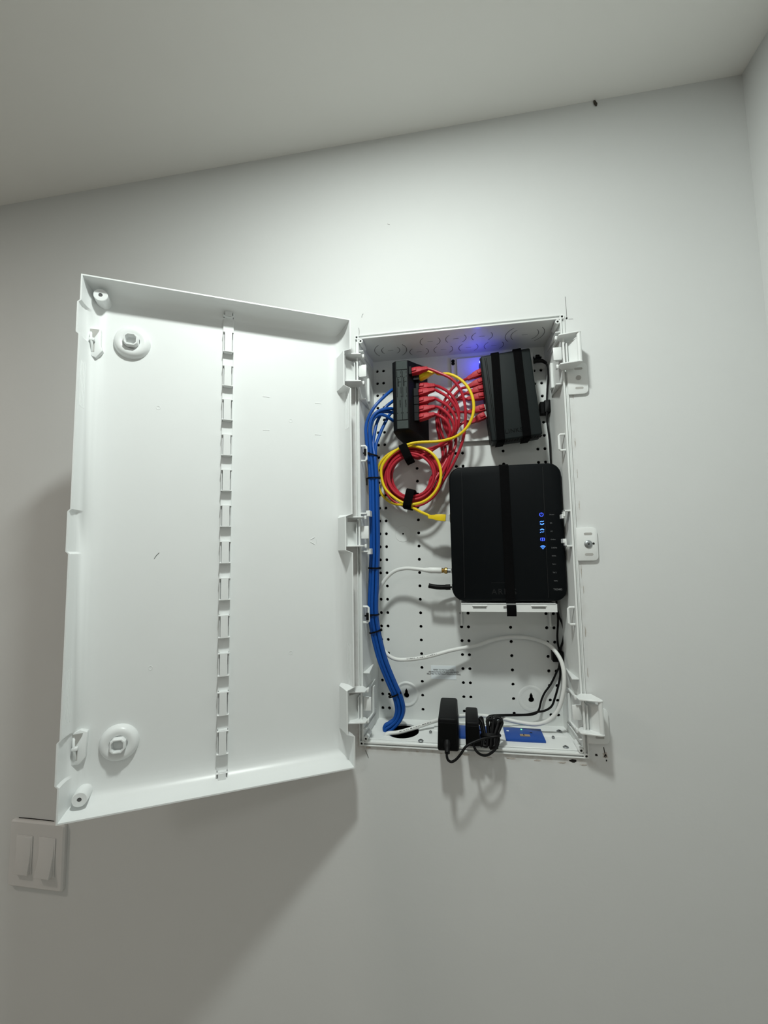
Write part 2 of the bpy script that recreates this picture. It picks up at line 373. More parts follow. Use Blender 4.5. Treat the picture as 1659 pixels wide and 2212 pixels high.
# walls of the box: slanted a little to the back
FX, FZ = 0.1750, 0.3530           # inner edge in front
TH = 0.0025
for sgn, nm in ((-1, 'side_wall'), (1, 'side_wall')):
    mb = MB()
    mb.hexa([(sgn * FX, 0, -FZ), (sgn * FX, 0, FZ), (sgn * BX, DB, BZ1), (sgn * BX, DB, BZ0)], [(sgn * (FX + TH), 0, -FZ), (sgn * (FX + TH), 0, FZ), (sgn * (BX + TH), DB, BZ1), (sgn * (BX + TH), DB, BZ0)])
    sw = mb.build(nm, MT['panel'], enc, smooth=False)
    def sx(y): return FX + (BX - FX) * y / DB
    # horizontal fins running from the rim to the back, chamfered in front
    for zc, dep, ln in ((.332, .0075, .075), (.2415, .011, .060), (-.2415, .011, .062), (-.2715, .0075, .070), (-.3245, .006, .072), (-.334, .0045, .072), (.3195, .006, .055)):
        f = MB(); ya, yb = 0.002, 0.002 + ln
        f.hexa([(sgn * sx(ya), ya, zc - .0011), (sgn * (sx(ya) - dep), ya, zc - .0011), (sgn * (sx(yb) - .0012), yb, zc - .0011), (sgn * sx(yb), yb, zc - .0011)],
               [(sgn * sx(ya), ya, zc + .0011), (sgn * (sx(ya) - dep), ya, zc + .0011), (sgn * (sx(yb) - .0012), yb, zc + .0011), (sgn * sx(yb), yb, zc + .0011)])
        f.build('rib', MT['white'], sw, bevel=.0004, seg=1)
    # upright step in the side wall behind the hinges
    for zc in (.288, -.288):
        f = MB(); f.box(sgn * (sx(.05) - .0045), sgn * sx(.05), .048, .060, zc - .036, zc + .010)
        f.build('rib', MT['white'], sw, bevel=.0006, seg=1)
    # open rings for cable ties
    for zc in (.142, -.1435):
        f = MB(); y0 = .006; xw = sgn * sx(y0)
        xi = sgn * (sx(y0) - .0095)
        f.tube([(xw, y0, zc + .0135), (xi + sgn * .002, y0, zc + .0135), (xi, y0, zc + .0115), (xi, y0, zc - .0115), (xi + sgn * .002, y0, zc - .0135), (xw, y0, zc - .0135)], .0020, n=8, crv=False)
        f.build('tie_ring', MT['white'], sw)
    # hinge blocks and arms
    for zc in ((.288, 0.0, -.288) if sgn < 0 else (.288, -.288)):
        f = MB(); f.box(sgn * .1590, sgn * .1725, -.013, -.0095, zc - .0110 if zc else -.0120, zc + .0110 if zc else .0100)
        f.box(sgn * .1655, sgn * .1755, -.0095, .004, zc - .0075, zc + .0075)
        f.build('hinge_block', MT['white'], enc, bevel=.0009)
        arm = MB(); hz = .0245
        for k in (-1, 1):
            arm.prism([(sgn * .1640, -.016), (sgn * .1655, -.0290), (sgn * .1930, -.0350), (sgn * .1985, -.0335), (sgn * .1990, -.0290), (sgn * .1905, -.0015), (sgn * .1740, -.0015)], zc + k * hz - .0012, zc + k * hz + .0012, 'z')
        arm.hexa([(sgn * .1795, -.0110, zc - hz), (sgn * .1945, -.0290, zc - hz), (sgn * .1958, -.0280, zc - hz), (sgn * .1812, -.0100, zc - hz)], [(sgn * .1795, -.0110, zc + hz * .70), (sgn * .1945, -.0290, zc + hz * .70), (sgn * .1958, -.0280, zc + hz * .70), (sgn * .1812, -.0100, zc + hz * .70)])
        arm.box(sgn * .1725, sgn * .1755, -.0200, -.0170, zc - hz, zc + hz)
        arm.hexa([(sgn * .1780, -.0200, zc - hz), (sgn * .1800, -.0200, zc - hz), (sgn * .1800, -.0060, zc - hz), (sgn * .1780, -.0060, zc - hz)], [(sgn * .1780, -.0200, zc + hz * .55), (sgn * .1800, -.0200, zc + hz * .55), (sgn * .1800, -.0060, zc + hz * .55), (sgn * .1780, -.0060, zc + hz * .55)])
        ha = arm.build('hinge_arm', MT['white'], enc, bevel=.0005, seg=1)
        MB().cyl((sgn * .1955, -.0305, zc - hz), ZA, .0034, 2 * hz, 14).build('hinge_rod', MT['white'], ha)
        for k in (-1, 1):
            MB().box(sgn * .1615, sgn * .1650, -.0200, -.0120, zc + k * hz - .0035, zc + k * hz + .0030).build('hinge_hook', MT['white'], ha, bevel=.001)
    if sgn > 0:      # stepped catch half way up the right side
        for zc in (.0265, -.0310):
            f = MB(); k = 1 if zc > 0 else -1
            f.box(.1640, .1765, -.0015, .010, zc - .0013, zc + .0013)
            f.box(.1640, .1668, -.0015, .010, zc - k * .008 - .0013, zc + .0013) if k > 0 else f.box(.1640, .1668, -.0015, .010, zc - .0013, zc + .0080)
            f.box(.1620, .1675, .0020, .018, zc - k * .0085 - .0035, zc - k * .0085 + .0035)
            f.build('catch_step', MT['white'], enc, bevel=.0005, seg=1)
    else:
        for zc in (.0330, -.0340):
            f = MB(); f.box(-.1765, -.1640, -.0015, .010, zc - .0013, zc + .0013); f.box(-.1660, -.1590, .0010, .020, zc - .005, zc + .005)
            f.build('catch_step', MT['white'], enc, bevel=.0005, seg=1)
# top wall with knockouts
mb = MB()
mb.hexa([(-FX, 0, FZ), (FX, 0, FZ), (BX, DB, BZ1), (-BX, DB, BZ1)], [(-FX, 0, FZ + TH), (FX, 0, FZ + TH), (BX, DB, BZ1 + TH), (-BX, DB, BZ1 + TH)])
topw = mb.build('top_wall', MT['panel'], enc, smooth=False)
def tz(y): return FZ + (BZ1 - FZ) * y / DB
def arc(mb, cx, cy, r, a0, a1, wd=.0005, n=14):
    va = []
    for i in range(n + 1):
        a = a0 + (a1 - a0) * i / n
        for q in (r - wd, r + wd): 
            y = cy + q * math.sin(a); va.append(Vector((cx + q * math.cos(a), y, tz(y) - .00025)))
    mb.add(va, [(2 * i, 2 * i + 1, 2 * i + 3, 2 * i + 2) for i in range(n)])
ko = [(308, 345, (.0175, .0310)), (1165, 245, (.0240, .0340)), (560, 290, (.0185,)), (725, 272, (.0185,)), (893, 257, (.0185,)), (490, 352, (.0180,)), (645, 338, (.0180,)), (805, 325, (.0180,)), (968, 312, (.0180,))]
for a, b, rs in ko:
    c = PZ(740 + a / 2.9625, 640 + b / 2.9625, FZ - .0012); mb = MB()
    for r in rs:
        for k0 in (0.35, 0.35 + PI): arc(mb, c.x, c.y, r, k0 - 1.0, k0 + .55)
    mb.add([(c.x - .005, c.y - .0004, tz(c.y) - .0003), (c.x + .005, c.y - .0004, tz(c.y) - .0003), (c.x + .005, c.y + .0004, tz(c.y) - .0003), (c.x - .005, c.y + .0004, tz(c.y) - .0003)], [(0, 1, 2, 3)])
    mb.build('knockout', MT['gap'], topw, smooth=False)
# bottom wall with the round cable hole
HCX, HCY, HR = -0.1165, 0.0455, 0.0290
mb = MB()
def bput(x, y, d):
    k = 1 - (1 - BX / FX) * y / DB
    return Vector((x * k, y, -FZ + (BZ0 + FZ) * y / DB - d))
for a, b, cl in ((-FX, HCX - .034, []), (HCX - .034, HCX + .034, [(HCY, .034, HCX, hole_r(HR))]), (HCX + .034, FX, [])):
    panel_strip(mb, a, b, cl, 0.0, DB, bput, N=40, deep=.003)
botw = mb.build('bottom_wall', MT['white'], enc, smooth=False)
MB().box(-FX, FX, -.0005, .0022, -FZ - TH, -FZ + .0012).build('front_lip', MT['white'], botw, bevel=.0005, seg=1)
MB().box(-FX + .004, FX - .004, .0075, .0090, -FZ + .0004, -FZ + .0016).build('front_lip', MT['white'], botw, bevel=.0003, seg=1)
# double rim round the mouth
mb = MB()
def frame(mb, X, Z, t, ya, yb):
    rs = [[(-a, y, -c), (a, y, -c), (a, y, c), (-a, y, c)] for a, c, y in ((X, Z, ya), (X - t, Z - t, ya), (X - t, Z - t, yb), (X, Z, yb), (X, Z, ya))]
    mb.loft(rs, False, False)
frame(mb, FX + TH, FZ + TH, .0026, -.0022, .004)
mb.build('inner_rim', MT['white'], enc, bevel=.0006, seg=1)
mb = MB(); frame(mb, .1822, .3596, .0014, -.0030, .010)
mb.build('outer_rim', MT['white'], enc, bevel=.0004, seg=1)
mb = MB(); frame(mb, .1812, .3588, .0050, .0015, .0030)
mb.build('rim_channel', MT['panel'], enc, smooth=False)
for sx_ in (-1, 1):
    for sz_ in (-1, 1):
        for bx_, bz_, r_ in ((.1785, .3565, .0042), (.1712, .3485, .0042)):
            q = MB().lathe((sx_ * bx_, .030, sz_ * bz_), (0, -1, 0), [(r_, 0), (r_, .0318), (r_ - .0006, .0325), (.0019, .0325), (.0019, .018)], 18, False, True).build('screw_boss', MT['white'], enc)
            MB().lathe((sx_ * bx_, -.0015, sz_ * bz_), (0, 1, 0), [(.00185, 0), (.00185, .010)], 14, True, True).build('screw_bore', MT['dark'], q)
# mounting ears on the wall to the right
for zc, scr in ((.246, False), (-.0285, True), (-.310, False)):
    pr = []
    r = .007
    for cx, cz, a0 in ((.2055, zc + .0190, 0), ):
        pass
    X0, X1, Z0, Z1 = .1815, .2130, zc - .0265, zc + .0265
    for cx, cz, a0 in ((X1 - r, Z0 + r, -PI / 2), (X1 - r, Z1 - r, 0)):
        pr += [(cx + r * math.cos(a0 + PI / 2 * i / 5), cz + r * math.sin(a0 + PI / 2 * i / 5)) for i in range(6)]
    pr += [(X0, Z1), (X0, Z0)]
    e = MB(); e.prism(pr, -.0045, -.0002, 'y')
    ear = e.build('mounting_ear', MT['white'], enc, bevel=.0007)
    for dz in (-.0165, .0165):
        q = []
        for k, cx in ((1, .2035), (-1, .1945)):
            q += [(cx + .0019 * math.sin(PI * i / 6) * k, zc + dz + .0019 * math.cos(PI * i / 6) * k) for i in range(7)]
        MB().prism(q, -.00475, -.0040, 'y').build('ear_slot', MT['slotgrey'], ear, smooth=False)
    if scr:
        MB().lathe((.1985, -.0046, zc), (0, -1, 0), [(.0062, 0), (.0062, .0006), (.0050, .0020), (.0030, .0027), (.0002, .0028)], 24, False, True).build('screw', MT['steel'], ear)
        c = MB()
        for ang in (.8, .8 + PI / 2):
            d = Vector((math.cos(ang), 0, math.sin(ang))); n_ = Vector((-math.sin(ang), 0, math.cos(ang)))
            c.obox((.1985, -.0074, zc), d, YA, n_, .0022, .0003, .0004)
        c.build('screw_cross', MT['dark'], ear)
        MB().cyl((.2065, -.0047, zc + .0008), (0, -1, 0), .0017, .0003, 12).build('ear_slot', MT['dark'], ear)
    else:
        q = MB().lathe((.1985, -.0046, zc + .001), (0, -1, 0), [(.0042, 0), (.0042, .0003), (.0002, .0003)], 18, False, True); q.build('ear_slot', MT['slotgrey'], ear)

# ------------------------------------------------------------------ the door, swung out to the left
DH = Vector((-.1792, -.045, 0)); DE = Vector((-.86771, -.49707, 0)); DN = Vector((.49707, -.86771, 0))
DW, ZT, ZB = .3986, .3684, -.3766; DD = .038
def D(v): return DH + DE * v[0] + DN * v[1] + ZA * v[2]      # (along, out, up)
def door_z(px, py, n):
    d = ray(px, py); N = DN; q0 = DH + DN * n
    X = CAM + d * (N.dot(q0 - CAM) / N.dot(d)); return X.z, (X - q0).dot(DE)
def DU(px, py, n): z, u = door_z(px, py, n); return u, z
jogs = ((.3280, .2805), (.0290, -.0290), (-.2740, -.3300))
zbr = []
for a, b in jogs: zbr += [a + .0016, a - .0016, b + .0016, b - .0016]
def jog(z, amt):
    for a, b in jogs:
        if b < z < a: return amt
    return 0.0
hj_ = [(P(757, 757, -.045).z, P(757, 836, -.045).z), (P(760, 1113, -.045).z, P(764, 1191, -.045).z), (P(766, 1488, -.045).z, P(768, 1588, -.045).z)]
zbh = []
for a, b in hj_: zbh += [a + .0022, a - .0022, b + .0022, b - .0022]
def jogh(z, amt):
    for a, b in hj_:
        if b < z < a: return amt
    return 0.0
def ring(ins, n, fj, hj):
    pts = []
    zs = sorted(zbr)
    for z in [ZB + ins] + sorted(zbh) + [ZT - ins]: pts.append((ins + (jogh(z, hj)), n, z))
    for z in [ZT - ins] + zs[::-1] + [ZB + ins]: pts.append((DW - ins + jog(z, fj), n, z))
    return pts
mb = MB()
T = .0022
prof_in = [(.0020, 0, .0032, .0115), (.0032, -.012, .0032, .0110), (.0052, -.021, .0030, .0100), (.0090, -.0280, .002, .007), (.0140, -.0330, .001, .003), (.0200, -.0362, 0, 0), (.0270, -.0376, 0, 0), (.0330, -DD, 0, 0)]
prof_out = [(.0000, 0, .0032, .0115), (.0010, -.012, .0032, .0110), (.0030, -.022, .003, .0100), (.0068, -.0298, .002, .007), (.0122, -.0352, .001, .003), (.0190, -.0386, 0, 0), (.0265, -.0398, 0, 0), (.0330, -DD - T, 0, 0)]
mb.loft([ring(*p) for p in prof_out[::-1]] + [ring(*p) for p in prof_in], True, True)
door = mb.build('door', MT['door'], enc, xf=D, angle=28)
# the rail down the middle: base strip and clips
RU = DU(493, 750, -DD + .012)[0]
MB().box(RU - .0085, RU + .0085, -DD - .0005, -DD + .0032, ZB + .006, ZT - .006).build('rail_base', MT['door'], door, bevel=.0008, xf=D, seg=1)
ys = [716, 789, 862, 938, 1014, 1091, 1169, 1248, 1329, 1411, 1495, 1579]
zz = [door_z(492 - 12 * (y - 716) / 900, y, -DD + .012)[0] for y in ys]
clips = [(z, z - .0345) for z in zz] + [(door_z(493, 664, -DD + .012)[0], door_z(493, 683, -DD + .012)[0]), (door_z(482, 1669, -DD + .012)[0], door_z(482, 1695, -DD + .012)[0])]
for i, (za, zb) in enumerate(clips):
    if za < zb: za, zb = zb, za
    c = MB()
    n0, n1 = -DD + .003, -DD + .0130
    c.box(RU - .0055, RU + .0055, n1 - .0018, n1, zb, za)                     # flat strap
    for ze, dz in ((za, -.0016), (zb, .0016)):
        c.box(RU - .0085, RU + .0085, n0, n1 - .0004, min(ze, ze + dz), max(ze, ze + dz))   # end webs
    c.box(RU + .0062, RU + .0078, n0, n1 - .004, zb, za); c.box(RU - .0080, RU - .0066, n0, n1 - .002, zb, za)
    c.build('rail_clip', MT['door'], door, xf=D, bevel=.0003, seg=1)
# round latch sockets and screw posts
for u_, z_ in (DU(286, 742, -DD), DU(258, 1603, -DD)):
    dn = lambda r, h: (r, h)
    base = D((u_, -DD, z_))
    MB().lathe(base, DN, [(.0255, -.0008), (.0248, .0022), (.0232, .0062), (.0205, .0090), (.0170, .0098), (.0140, .0092), (.0115, .0080), (.0112, .004)], 40, False, True).build('latch_socket', MT['door'], door, angle=60)
    s = MB(); r_, t_ = .0092, .0016
    out = [(-r_, -r_ * .55), (-r_ * .55, -r_), (r_ * .55, -r_), (r_, -r_ * .55), (r_, r_ * .55), (r_ * .55, r_), (-r_ * .55, r_), (-r_, r_ * .55)]
    def oc(k, n): return [base + DE * (a * k) + ZA * (b * k) + DN * n for a, b in out]
    s.loft([oc(1.15, .0035), oc(1.0, .0165), oc(.80, .0165), oc(.74, .0060)], False, True)
    s.build('latch_post', MT['door'], door, bevel=.0003, seg=1)
for u_, z_ in (DU(217, 637, -DD + .0216), DU(171, 1728, -DD + .0216)):
    base = D((u_, -DD, z_))
    b_ = MB().lathe(base, DN, [(.0115, 0), (.0098, .005), (.0094, .0210), (.0086, .0216), (.0028, .0216), (.0028, .012)], 28, False, True).build('screw_post', MT['door'], door)
    MB().lathe(base + DN * .0205, DN, [(.0027, 0), (.0027, .0004)], 16, True, True).build('screw_bore', MT['gap'], door)
# spring latches near the free edge: raised plate, slots painted grey as recess shade, bent spring tab
for (px, py), k in (((203, 738), 1), ((166, 1617), -1)):
    u0, zc = DU(px, py, -DD + .010)
    n0, n1 = -DD - .0005, -DD + .0100
    pol = [(u0 + .0095, zc + .022), (u0 - .0080, zc + .022), (u0 - .0085, zc - k * .004), (u0 - .0115, zc - k * .012), (u0 - .0030, zc - k * .024), (u0 + .0095, zc - k * .019)]
    if k < 0: pol = [(u0 + .0095, zc + .019), (u0 - .0030, zc + .024), (u0 - .0115, zc + .020), (u0 - .0100, zc - .014), (u0 - .0030, zc - .022), (u0 + .0095, zc - .022)]
    c = MB(); c.loft([[(u, n0, z) for u, z in pol], [(u, n1, z) for u, z in pol]])
    lp = c.build('latch_plate', MT['door'], door, xf=D, bevel=.0012)
    MB().box(u0 - .0010, u0 + .0030, n1 - .0006, n1 + .00025, zc - k * .016 if k > 0 else zc - .016, zc - .002 if k > 0 else zc - .002).build('latch_slot', MT['slotgrey'], door, xf=D, bevel=.0004, seg=1)  # grey patch in place of a cut recess and its shade
    MB().add([(u0 + .0065, n1 + .0003, zc + .019), (u0 - .0065, n1 + .0003, zc + .0195), (u0 - .0055, n1 + .0003, zc + .0160), (u0 + .0010, n1 + .0003, zc + .0040), (u0 + .0035, n1 + .0003, zc + .0045), (u0 + .0030, n1 + .0003, zc + .0155), (u0 + .0065, n1 + .0003, zc + .0155)], [(0, 1, 2, 3, 4, 5, 6)]).build('latch_slot', MT['slotgrey'], door, xf=D, smooth=False)
    q = MB()
    q.tube([(u0 + .0045, n1 - .004, zc + .0150), (u0 + .0035, n1 + .0025, zc + .0100), (u0 + .0025, n1 + .0050, zc + .0020), (u0 + .0015, n1 + .0035, zc - .0060), (u0 + .0020, n1 - .001, zc - .0150)], .0017, n=8, sub=4)
    q.build('latch_spring', MT['door'], door, xf=D)
    MB().box(u0 - .0020, u0 + .0050, n1 + .0005, n1 + .0070, zc - .0010, zc + .0035).build('latch_spring', MT['door'], door, xf=D, bevel=.0010)
# fine vent ribs inside both upright edges
for za, zb in ((.244, .178), (-.186, -.256)):
    for k in range(4):
        n_ = -.0080 - .0040 * k
        ins = .0020 + .0012 * (-n_ / .012) if n_ > -.012 else .0032 + (-n_ - .012) * .0020 / .009
        MB().box(DW - ins - .0004, DW - ins + .0005, n_ - .0005, n_ + .0005, zb, za).build('vent_rib', MT['door'], door, xf=D)
        MB().box(ins - .0005, ins + .0005, n_ - .0005, n_ + .0005, zb, za).build('vent_rib', MT['door'], door, xf=D)
for a, b in ((575, 857), (687, 871), (575, 929), (687, 939)):
    z_, u_ = door_z(a, b, -DD)
    MB().box(u_ - .0055, u_ + .0055, -DD - .0004, -DD + .0004, z_ - .0007, z_ + .0007).build('moulded_mark', MT['door'], door, xf=D, bevel=.0002, seg=1)
for a, b in ((342, 881), (628, 909), (628, 1410), (325, 1443)):
    z_, u_ = door_z(a, b, -DD)
    MB().lathe(D((u_, -DD, z_)), DN, [(.0032, -.0002), (.0030, .0003), (.0024, .0003), (.0022, -.0001)], 18, False, False).build('moulded_mark', MT['door'], door)
MB().tube([D((DU(a_, b_, -DD)[0], -DD + .0001, DU(a_, b_, -DD)[1])) for a_, b_ in ((333, 1207), (338, 1200), (344, 1194))], .0004, n=6).build('scratch', MT['gap'], door)
# recycling triangle moulded in the door
z_, u_ = door_z(678, 1168, -DD)
q = MB()
for k in range(3):
    a0, a1 = PI / 2 + k * 2 * PI / 3 + .35, PI / 2 + (k + 1) * 2 * PI / 3 - .35
    p0 = D((u_ + .006 * math.sin(a0), -DD + .0002, z_ + .006 * math.cos(a0))); p1 = D((u_ + .006 * math.sin(a1), -DD + .0002, z_ + .006 * math.cos(a1)))
    q.tube([p0, p1], .0005, n=6)
q.build('moulded_mark', MT['door'], door)

# ------------------------------------------------------------------ outlet plate on the floor of the box
def bz(y): return -FZ + (BZ0 + FZ) * y / DB
op = thing('outlet_plate', (.04, .035, bz(.035)), 'white metal outlet plate with two blue receptacles on the enclosure floor', 'outlet')
mb = MB(); pa = [(-.086, .0055), (.168, .0055), (.166, .0800), (.060, .0840), (-.030, .0840), (-.086, .050)]
mb.loft([[(x, y, bz(y) + .0002) for x, y in pa], [(x, y, bz(y) + .0018) for x, y in pa]])
mb.build('cover', MT['metalwhite'], op, bevel=.0004, seg=1)
mb = MB(); mb.hexa([(-.060, .046, bz(.046) + .0016), (.163, .046, bz(.046) + .0016), (.160, .066, bz(.06) + .0016), (-.060, .066, bz(.06) + .0016)], [(-.060, .048, bz(.046) + .0040), (.150, .048, bz(.046) + .0040), (.148, .064, bz(.06) + .0040), (-.060, .064, bz(.06) + .0040)])
mb.build('cover_step', MT['metalwhite'], op, bevel=.0006, seg=1)
for xa, xb in ((-.0235, .0400), (.0605, .1235)):
    q = MB(); q.hexa([(xa, .0225, bz(.0225) + .0016), (xb, .0225, bz(.0225) + .0016), (xb - .001, .066, bz(.066) + .0016), (xa - .001, .066, bz(.066) + .0016)],
                     [(xa, .0225, bz(.0225) + .0058), (xb, .0225, bz(.0225) + .0058), (xb - .001, .066, bz(.066) + .0064), (xa - .001, .066, bz(.066) + .0064)])
    r = q.build('receptacle', MT['outlet'], op, bevel=.0008)
    zt_ = bz(.045) + .0062
    MB().box(xa + .024, xa + .040, .034, .041, zt_ - .001, zt_ + .0003).build('label_patch', MT['slot'], r)
    MB().box(xa + .0035, xa + .0075, .050, .0535, zt_ - .001, zt_ + .0005).build('contact_slot', MT['paper'], r)
    MB().box(xa + .0295, xa + .0310, .0345, .0405, zt_, zt_ + .0006).build('contact_slot', MT['dark'], r)
    MB().box(xa + .0415, xa + .0455, .0475, .0500, zt_ - .001, zt_ + .0005).build('contact_slot', MT['dark'], r)
    MB().cyl((xa + .0290, .0590, bz(.059) + .0058), ZA, .0012, .0012, 12).build('indicator', MT['ledgreen'], r)
for px, py, r_ in ((909, 1597, .0046), (1208, 1580, .0046), (1222, 1611, .0046), (1195, 1594, .0026), (930, 1582, .0026)):
    p = PZ(px, py, bz(.04) + .003); zz_ = bz(p.y) + (.0018 if r_ > .003 else .0038)
    s_ = MB().lathe((p.x, p.y, zz_), ZA, [(r_, 0), (r_, .0006), (r_ * .7, .0018), (r_ * .25, .0022)], 20, False, True).build('screw', MT['steel'], op)
    c = MB()
    for d, n_ in ((XA, YA), (YA, XA)): c.obox((p.x, p.y, zz_ + .0022), d, n_, ZA, r_ * .45, r_ * .1, .0002)
    c.build('screw_cross', MT['dark'], op)

# ------------------------------------------------------------------ patch module
pm = thing('patch_module', (-.09, DB, .18), 'black upright patch module with red cords plugged along its side', 'patch panel')
fa, fb, fc, fd = P(853, 780, .030), P(880, 778, .030), P(884, 926, .030), P(854, 929, .030)
mb = MB()
yF = .030
front = [(-.1125, .3195), (-.0893, .3195), (-.0893, .1885), (-.1125, .1885)]
mid = [(-.1190, .3185), (-.0860, .3200), (-.0860, .1875), (-.1190, .1845)]
deep = [(-.1190, .3160), (-.0740, .3230), (-.0740, .1850), (-.1160, .1800)]
bk = [(-.1000, .3160), (-.0570, .3300), (-.0570, .1760), (-.1070, .1760)]
mb.loft([[(x, y, z) for x, z in r] for r, y in ((front, yF), (mid, .0345), (deep, .058), (bk, .0945))])
body = mb.build('housing', MT['housing'], pm, bevel=.0012)
# face plate: two label strips, grooves and moulded lettering
MB().box(-.1112, -.0905, yF - .0010, yF + .001, .3020, .3185).build('face_cap', MT['face'], pm, bevel=.0005, seg=1)
MB().box(-.1112, -.0905, yF - .0010, yF + .001, .1895, .2050).build('face_cap', MT['face'], pm, bevel=.0005, seg=1)
for k in range(2):
    xa = -.1112 + k * .01045
    st = MB().box(xa, xa + .0098, yF - .0010, yF + .0010, .2062, .3006).build('label_strip', MT['face'], pm, bevel=.0004, seg=1)
    for za, zb in ((.2985, .2900), (.2680, .2520)):
        MB().box(xa + .0012, xa + .0019, yF - .0013, yF, zb, za).build('strip_clip', MT['embossblack'], st)
        MB().box(xa + .0080, xa + .0087, yF - .0013, yF, zb + .004, za).build('strip_clip', MT['embossblack'], st)
    for za in (.2885, .2505, .2190):
        MB().box(xa + .0008, xa + .0019, yF - .0014, yF, za - .001, za + .001).build('strip_clip', MT['embossblack'], st)
        MB().box(xa + .0080, xa + .0091, yF - .0014, yF, za - .001, za + .001).build('strip_clip', MT['embossblack'], st)
    text_mb('Leviton', .0060, (xa + .0020, yF - .0013, .2875), -ZA, XA, .0002).build('lettering', MT['embossblack'], st, smooth=False)
    text_mb('QuickPort', .0034, (xa + .0056, yF - .0012, .2440), -ZA, XA, .00015).build('lettering', MT['embossblack'], st, smooth=False)
    text_mb('2', .0046, (xa + .0058, yF - .0013, .2795), -ZA, XA, .0002).build('lettering', MT['embossblack'], st, smooth=False)
MB().box(-.1112, -.0905, yF - .0006, yF + .002, .3006, .3020).build('face_groove', MT['embossblack'], pm)
MB().box(-.1112, -.0905, yF - .0006, yF + .002, .2050, .2062).build('face_groove', MT['embossblack'], pm)
# jack frames on the right flank
JY = .052
plug_px = [(889, 804, .040), (905, 816, .052), (905, 836, .058), (904, 850, .052), (905, 868, .052), (905, 886, .052), (905, 903, .052)]
for k, (a, b, y) in enumerate(plug_px):
    p = P(a, b, y)
    MB().box(-.088 + (y - .040) * .6, p.x + .001, y - .010, y + .010, p.z - .0078, p.z + .0078).build('jack', MT['housing'], pm, bevel=.0006, seg=1)

def rj45(parent, p, d, up, boot, length=.017, hw=.0062):
    """modular plug: p mouth end, d direction in which the cable leaves, up the latch side"""
    d = d.normalized(); up = (up - d * up.dot(d)).normalized(); s_ = d.cross(up)
    def ringr(t, a, b): 
        c = p + d * t
        return [c - s_ * a - up * b, c + s_ * a - up * b, c + s_ * a + up * b, c - s_ * a + up * b]
    q = MB(); q.loft([ringr(0, hw, .0050), ringr(length * .45, hw, .0055), ringr(length, hw * .86, .0050), ringr(length + .003, .0040, .0040), ringr(length + .014, .0030, .0030)])
    o = q.build('plug_boot', boot, parent, bevel=.0008)
    r = MB()
    for k in range(4):
        t = length + .0035 + k * .0024; a = .0043 - k * .0003
        r.loft([ringr(t, a, a), ringr(t + .0012, a, a)])
    r.build('strain_relief', boot, o, bevel=.0002, seg=1)
    MB().obox(p + d * (length * .32) + up * .0062, d, s_, up, length * .28, hw * .55, .0016).build('latch_hood', boot, o, bevel=.0012)
    MB().obox(p - d * .0035, d, s_, up, .0036, hw * .88, .0040).build('plug_tip', MT['clear'], o, bevel=.0004, seg=1)
    return p + d * (length + .013)

# ------------------------------------------------------------------ network switch and its bracket
br = thing('mounting_bracket', (.07, DB, .17), 'white metal bracket plate behind the black network switch', 'bracket')
a, b = P(986, 776, .088), P(993, 955, .088)
mb = MB(); mb.box(.0010, .1440, .0865, .0885, b.z, a.z)
mb.build('plate', MT['metalwhite'], br, bevel=.0005, seg=1)
MB().box(-.0100, .0010, .0905, .0925, b.z - .004, a.z + .004).build('side_flange', MT['metalwhite'], br, bevel=.0005, seg=1)
for z_ in (.3332, .1793):
    q = MB()
    for k in (-1, 1): q.cyl((-.0062, .0902, z_ + k * .0026), YA, .0034, .0020, 16)
    q.build('dark_slot', MT['black'], br)  # black discs on the flange stand for its dark two-lobed slot
sw = thing('network_switch', (.095, .085, .16), 'black network switch strapped upright in the upper right of the enclosure', 'network switch')
c4 = [P(1045, 770, .042), P(1151, 748, .042), P(1166, 940, .042), P(1055, 953, .042)]
cen = sum(c4, Vector()) / 4
sx_ = ((c4[1] - c4[0]) + (c4[2] - c4[3])).normalized(); sz_ = ((c4[0] - c4[3]) + (c4[1] - c4[2])); sz_ = (sz_ - sx_ * sz_.dot(sx_)).normalized()
sW = ((c4[1] - c4[0]).length + (c4[2] - c4[3]).length) / 4; sH = ((c4[0] - c4[3]).length + (c4[1] - c4[2]).length) / 4
def SWp(x, y, z): return cen + sx_ * x + sz_ * z + YA * y
mb = MB(); mb.obox(SWp(0, .0215, 0), sx_, YA, sz_, sW, .0215, sH)
case = mb.build('case', MT['switchcase'], sw, bevel=.0030, seg=3)
for x_ in (-sW + .0075, -sW + .0100): MB().obox(SWp(x_, -.0001, -.002), sx_, YA, sz_, .0004, .0004, sH * .96).build('seam', MT['embossblack'], case)
MB().obox(SWp(-sW - .0004, .021, 0), sx_, YA, sz_, .0010, .0185, sH * .97).build('port_face', MT['black'], sw, bevel=.0004, seg=1)
text_mb('LINKSYS', .0108, SWp(-sW + .0245, -.0002, -sH + .0105), sx_, sz_, .0003, 'LEFT', 1.12).build('lettering', MT['embossblack'], case, smooth=False)
for k in range(16): MB().obox(SWp(-sW + .012 + k * .0050, .014, -sH - .0001), sx_, YA, sz_, .0014, .008, .0003).build('vent_slot', MT['embossblack'], case)
for px, py in ((1164, 771), (1166, 938)):
    p = P(px, py, .075); MB().cyl(p - XA * .006, XA, .0045, .007, 14).build('rubber_foot', MT['black'], sw, bevel=.0008)
p = P(1041.5, 783, .060); led_p = p.copy()
MB().obox(p, XA, YA, ZA, .0012, .0022, .0050).build('power_led', MT['led'], sw, bevel=.0004, seg=1)
for py in (791, 848, 877):
    q = P(1042.5 + (py - 791) * .05, py, .060); MB().obox(q, XA, YA, ZA, .0008, .0010, .0010).build('port_led', MT['ledport'], sw)
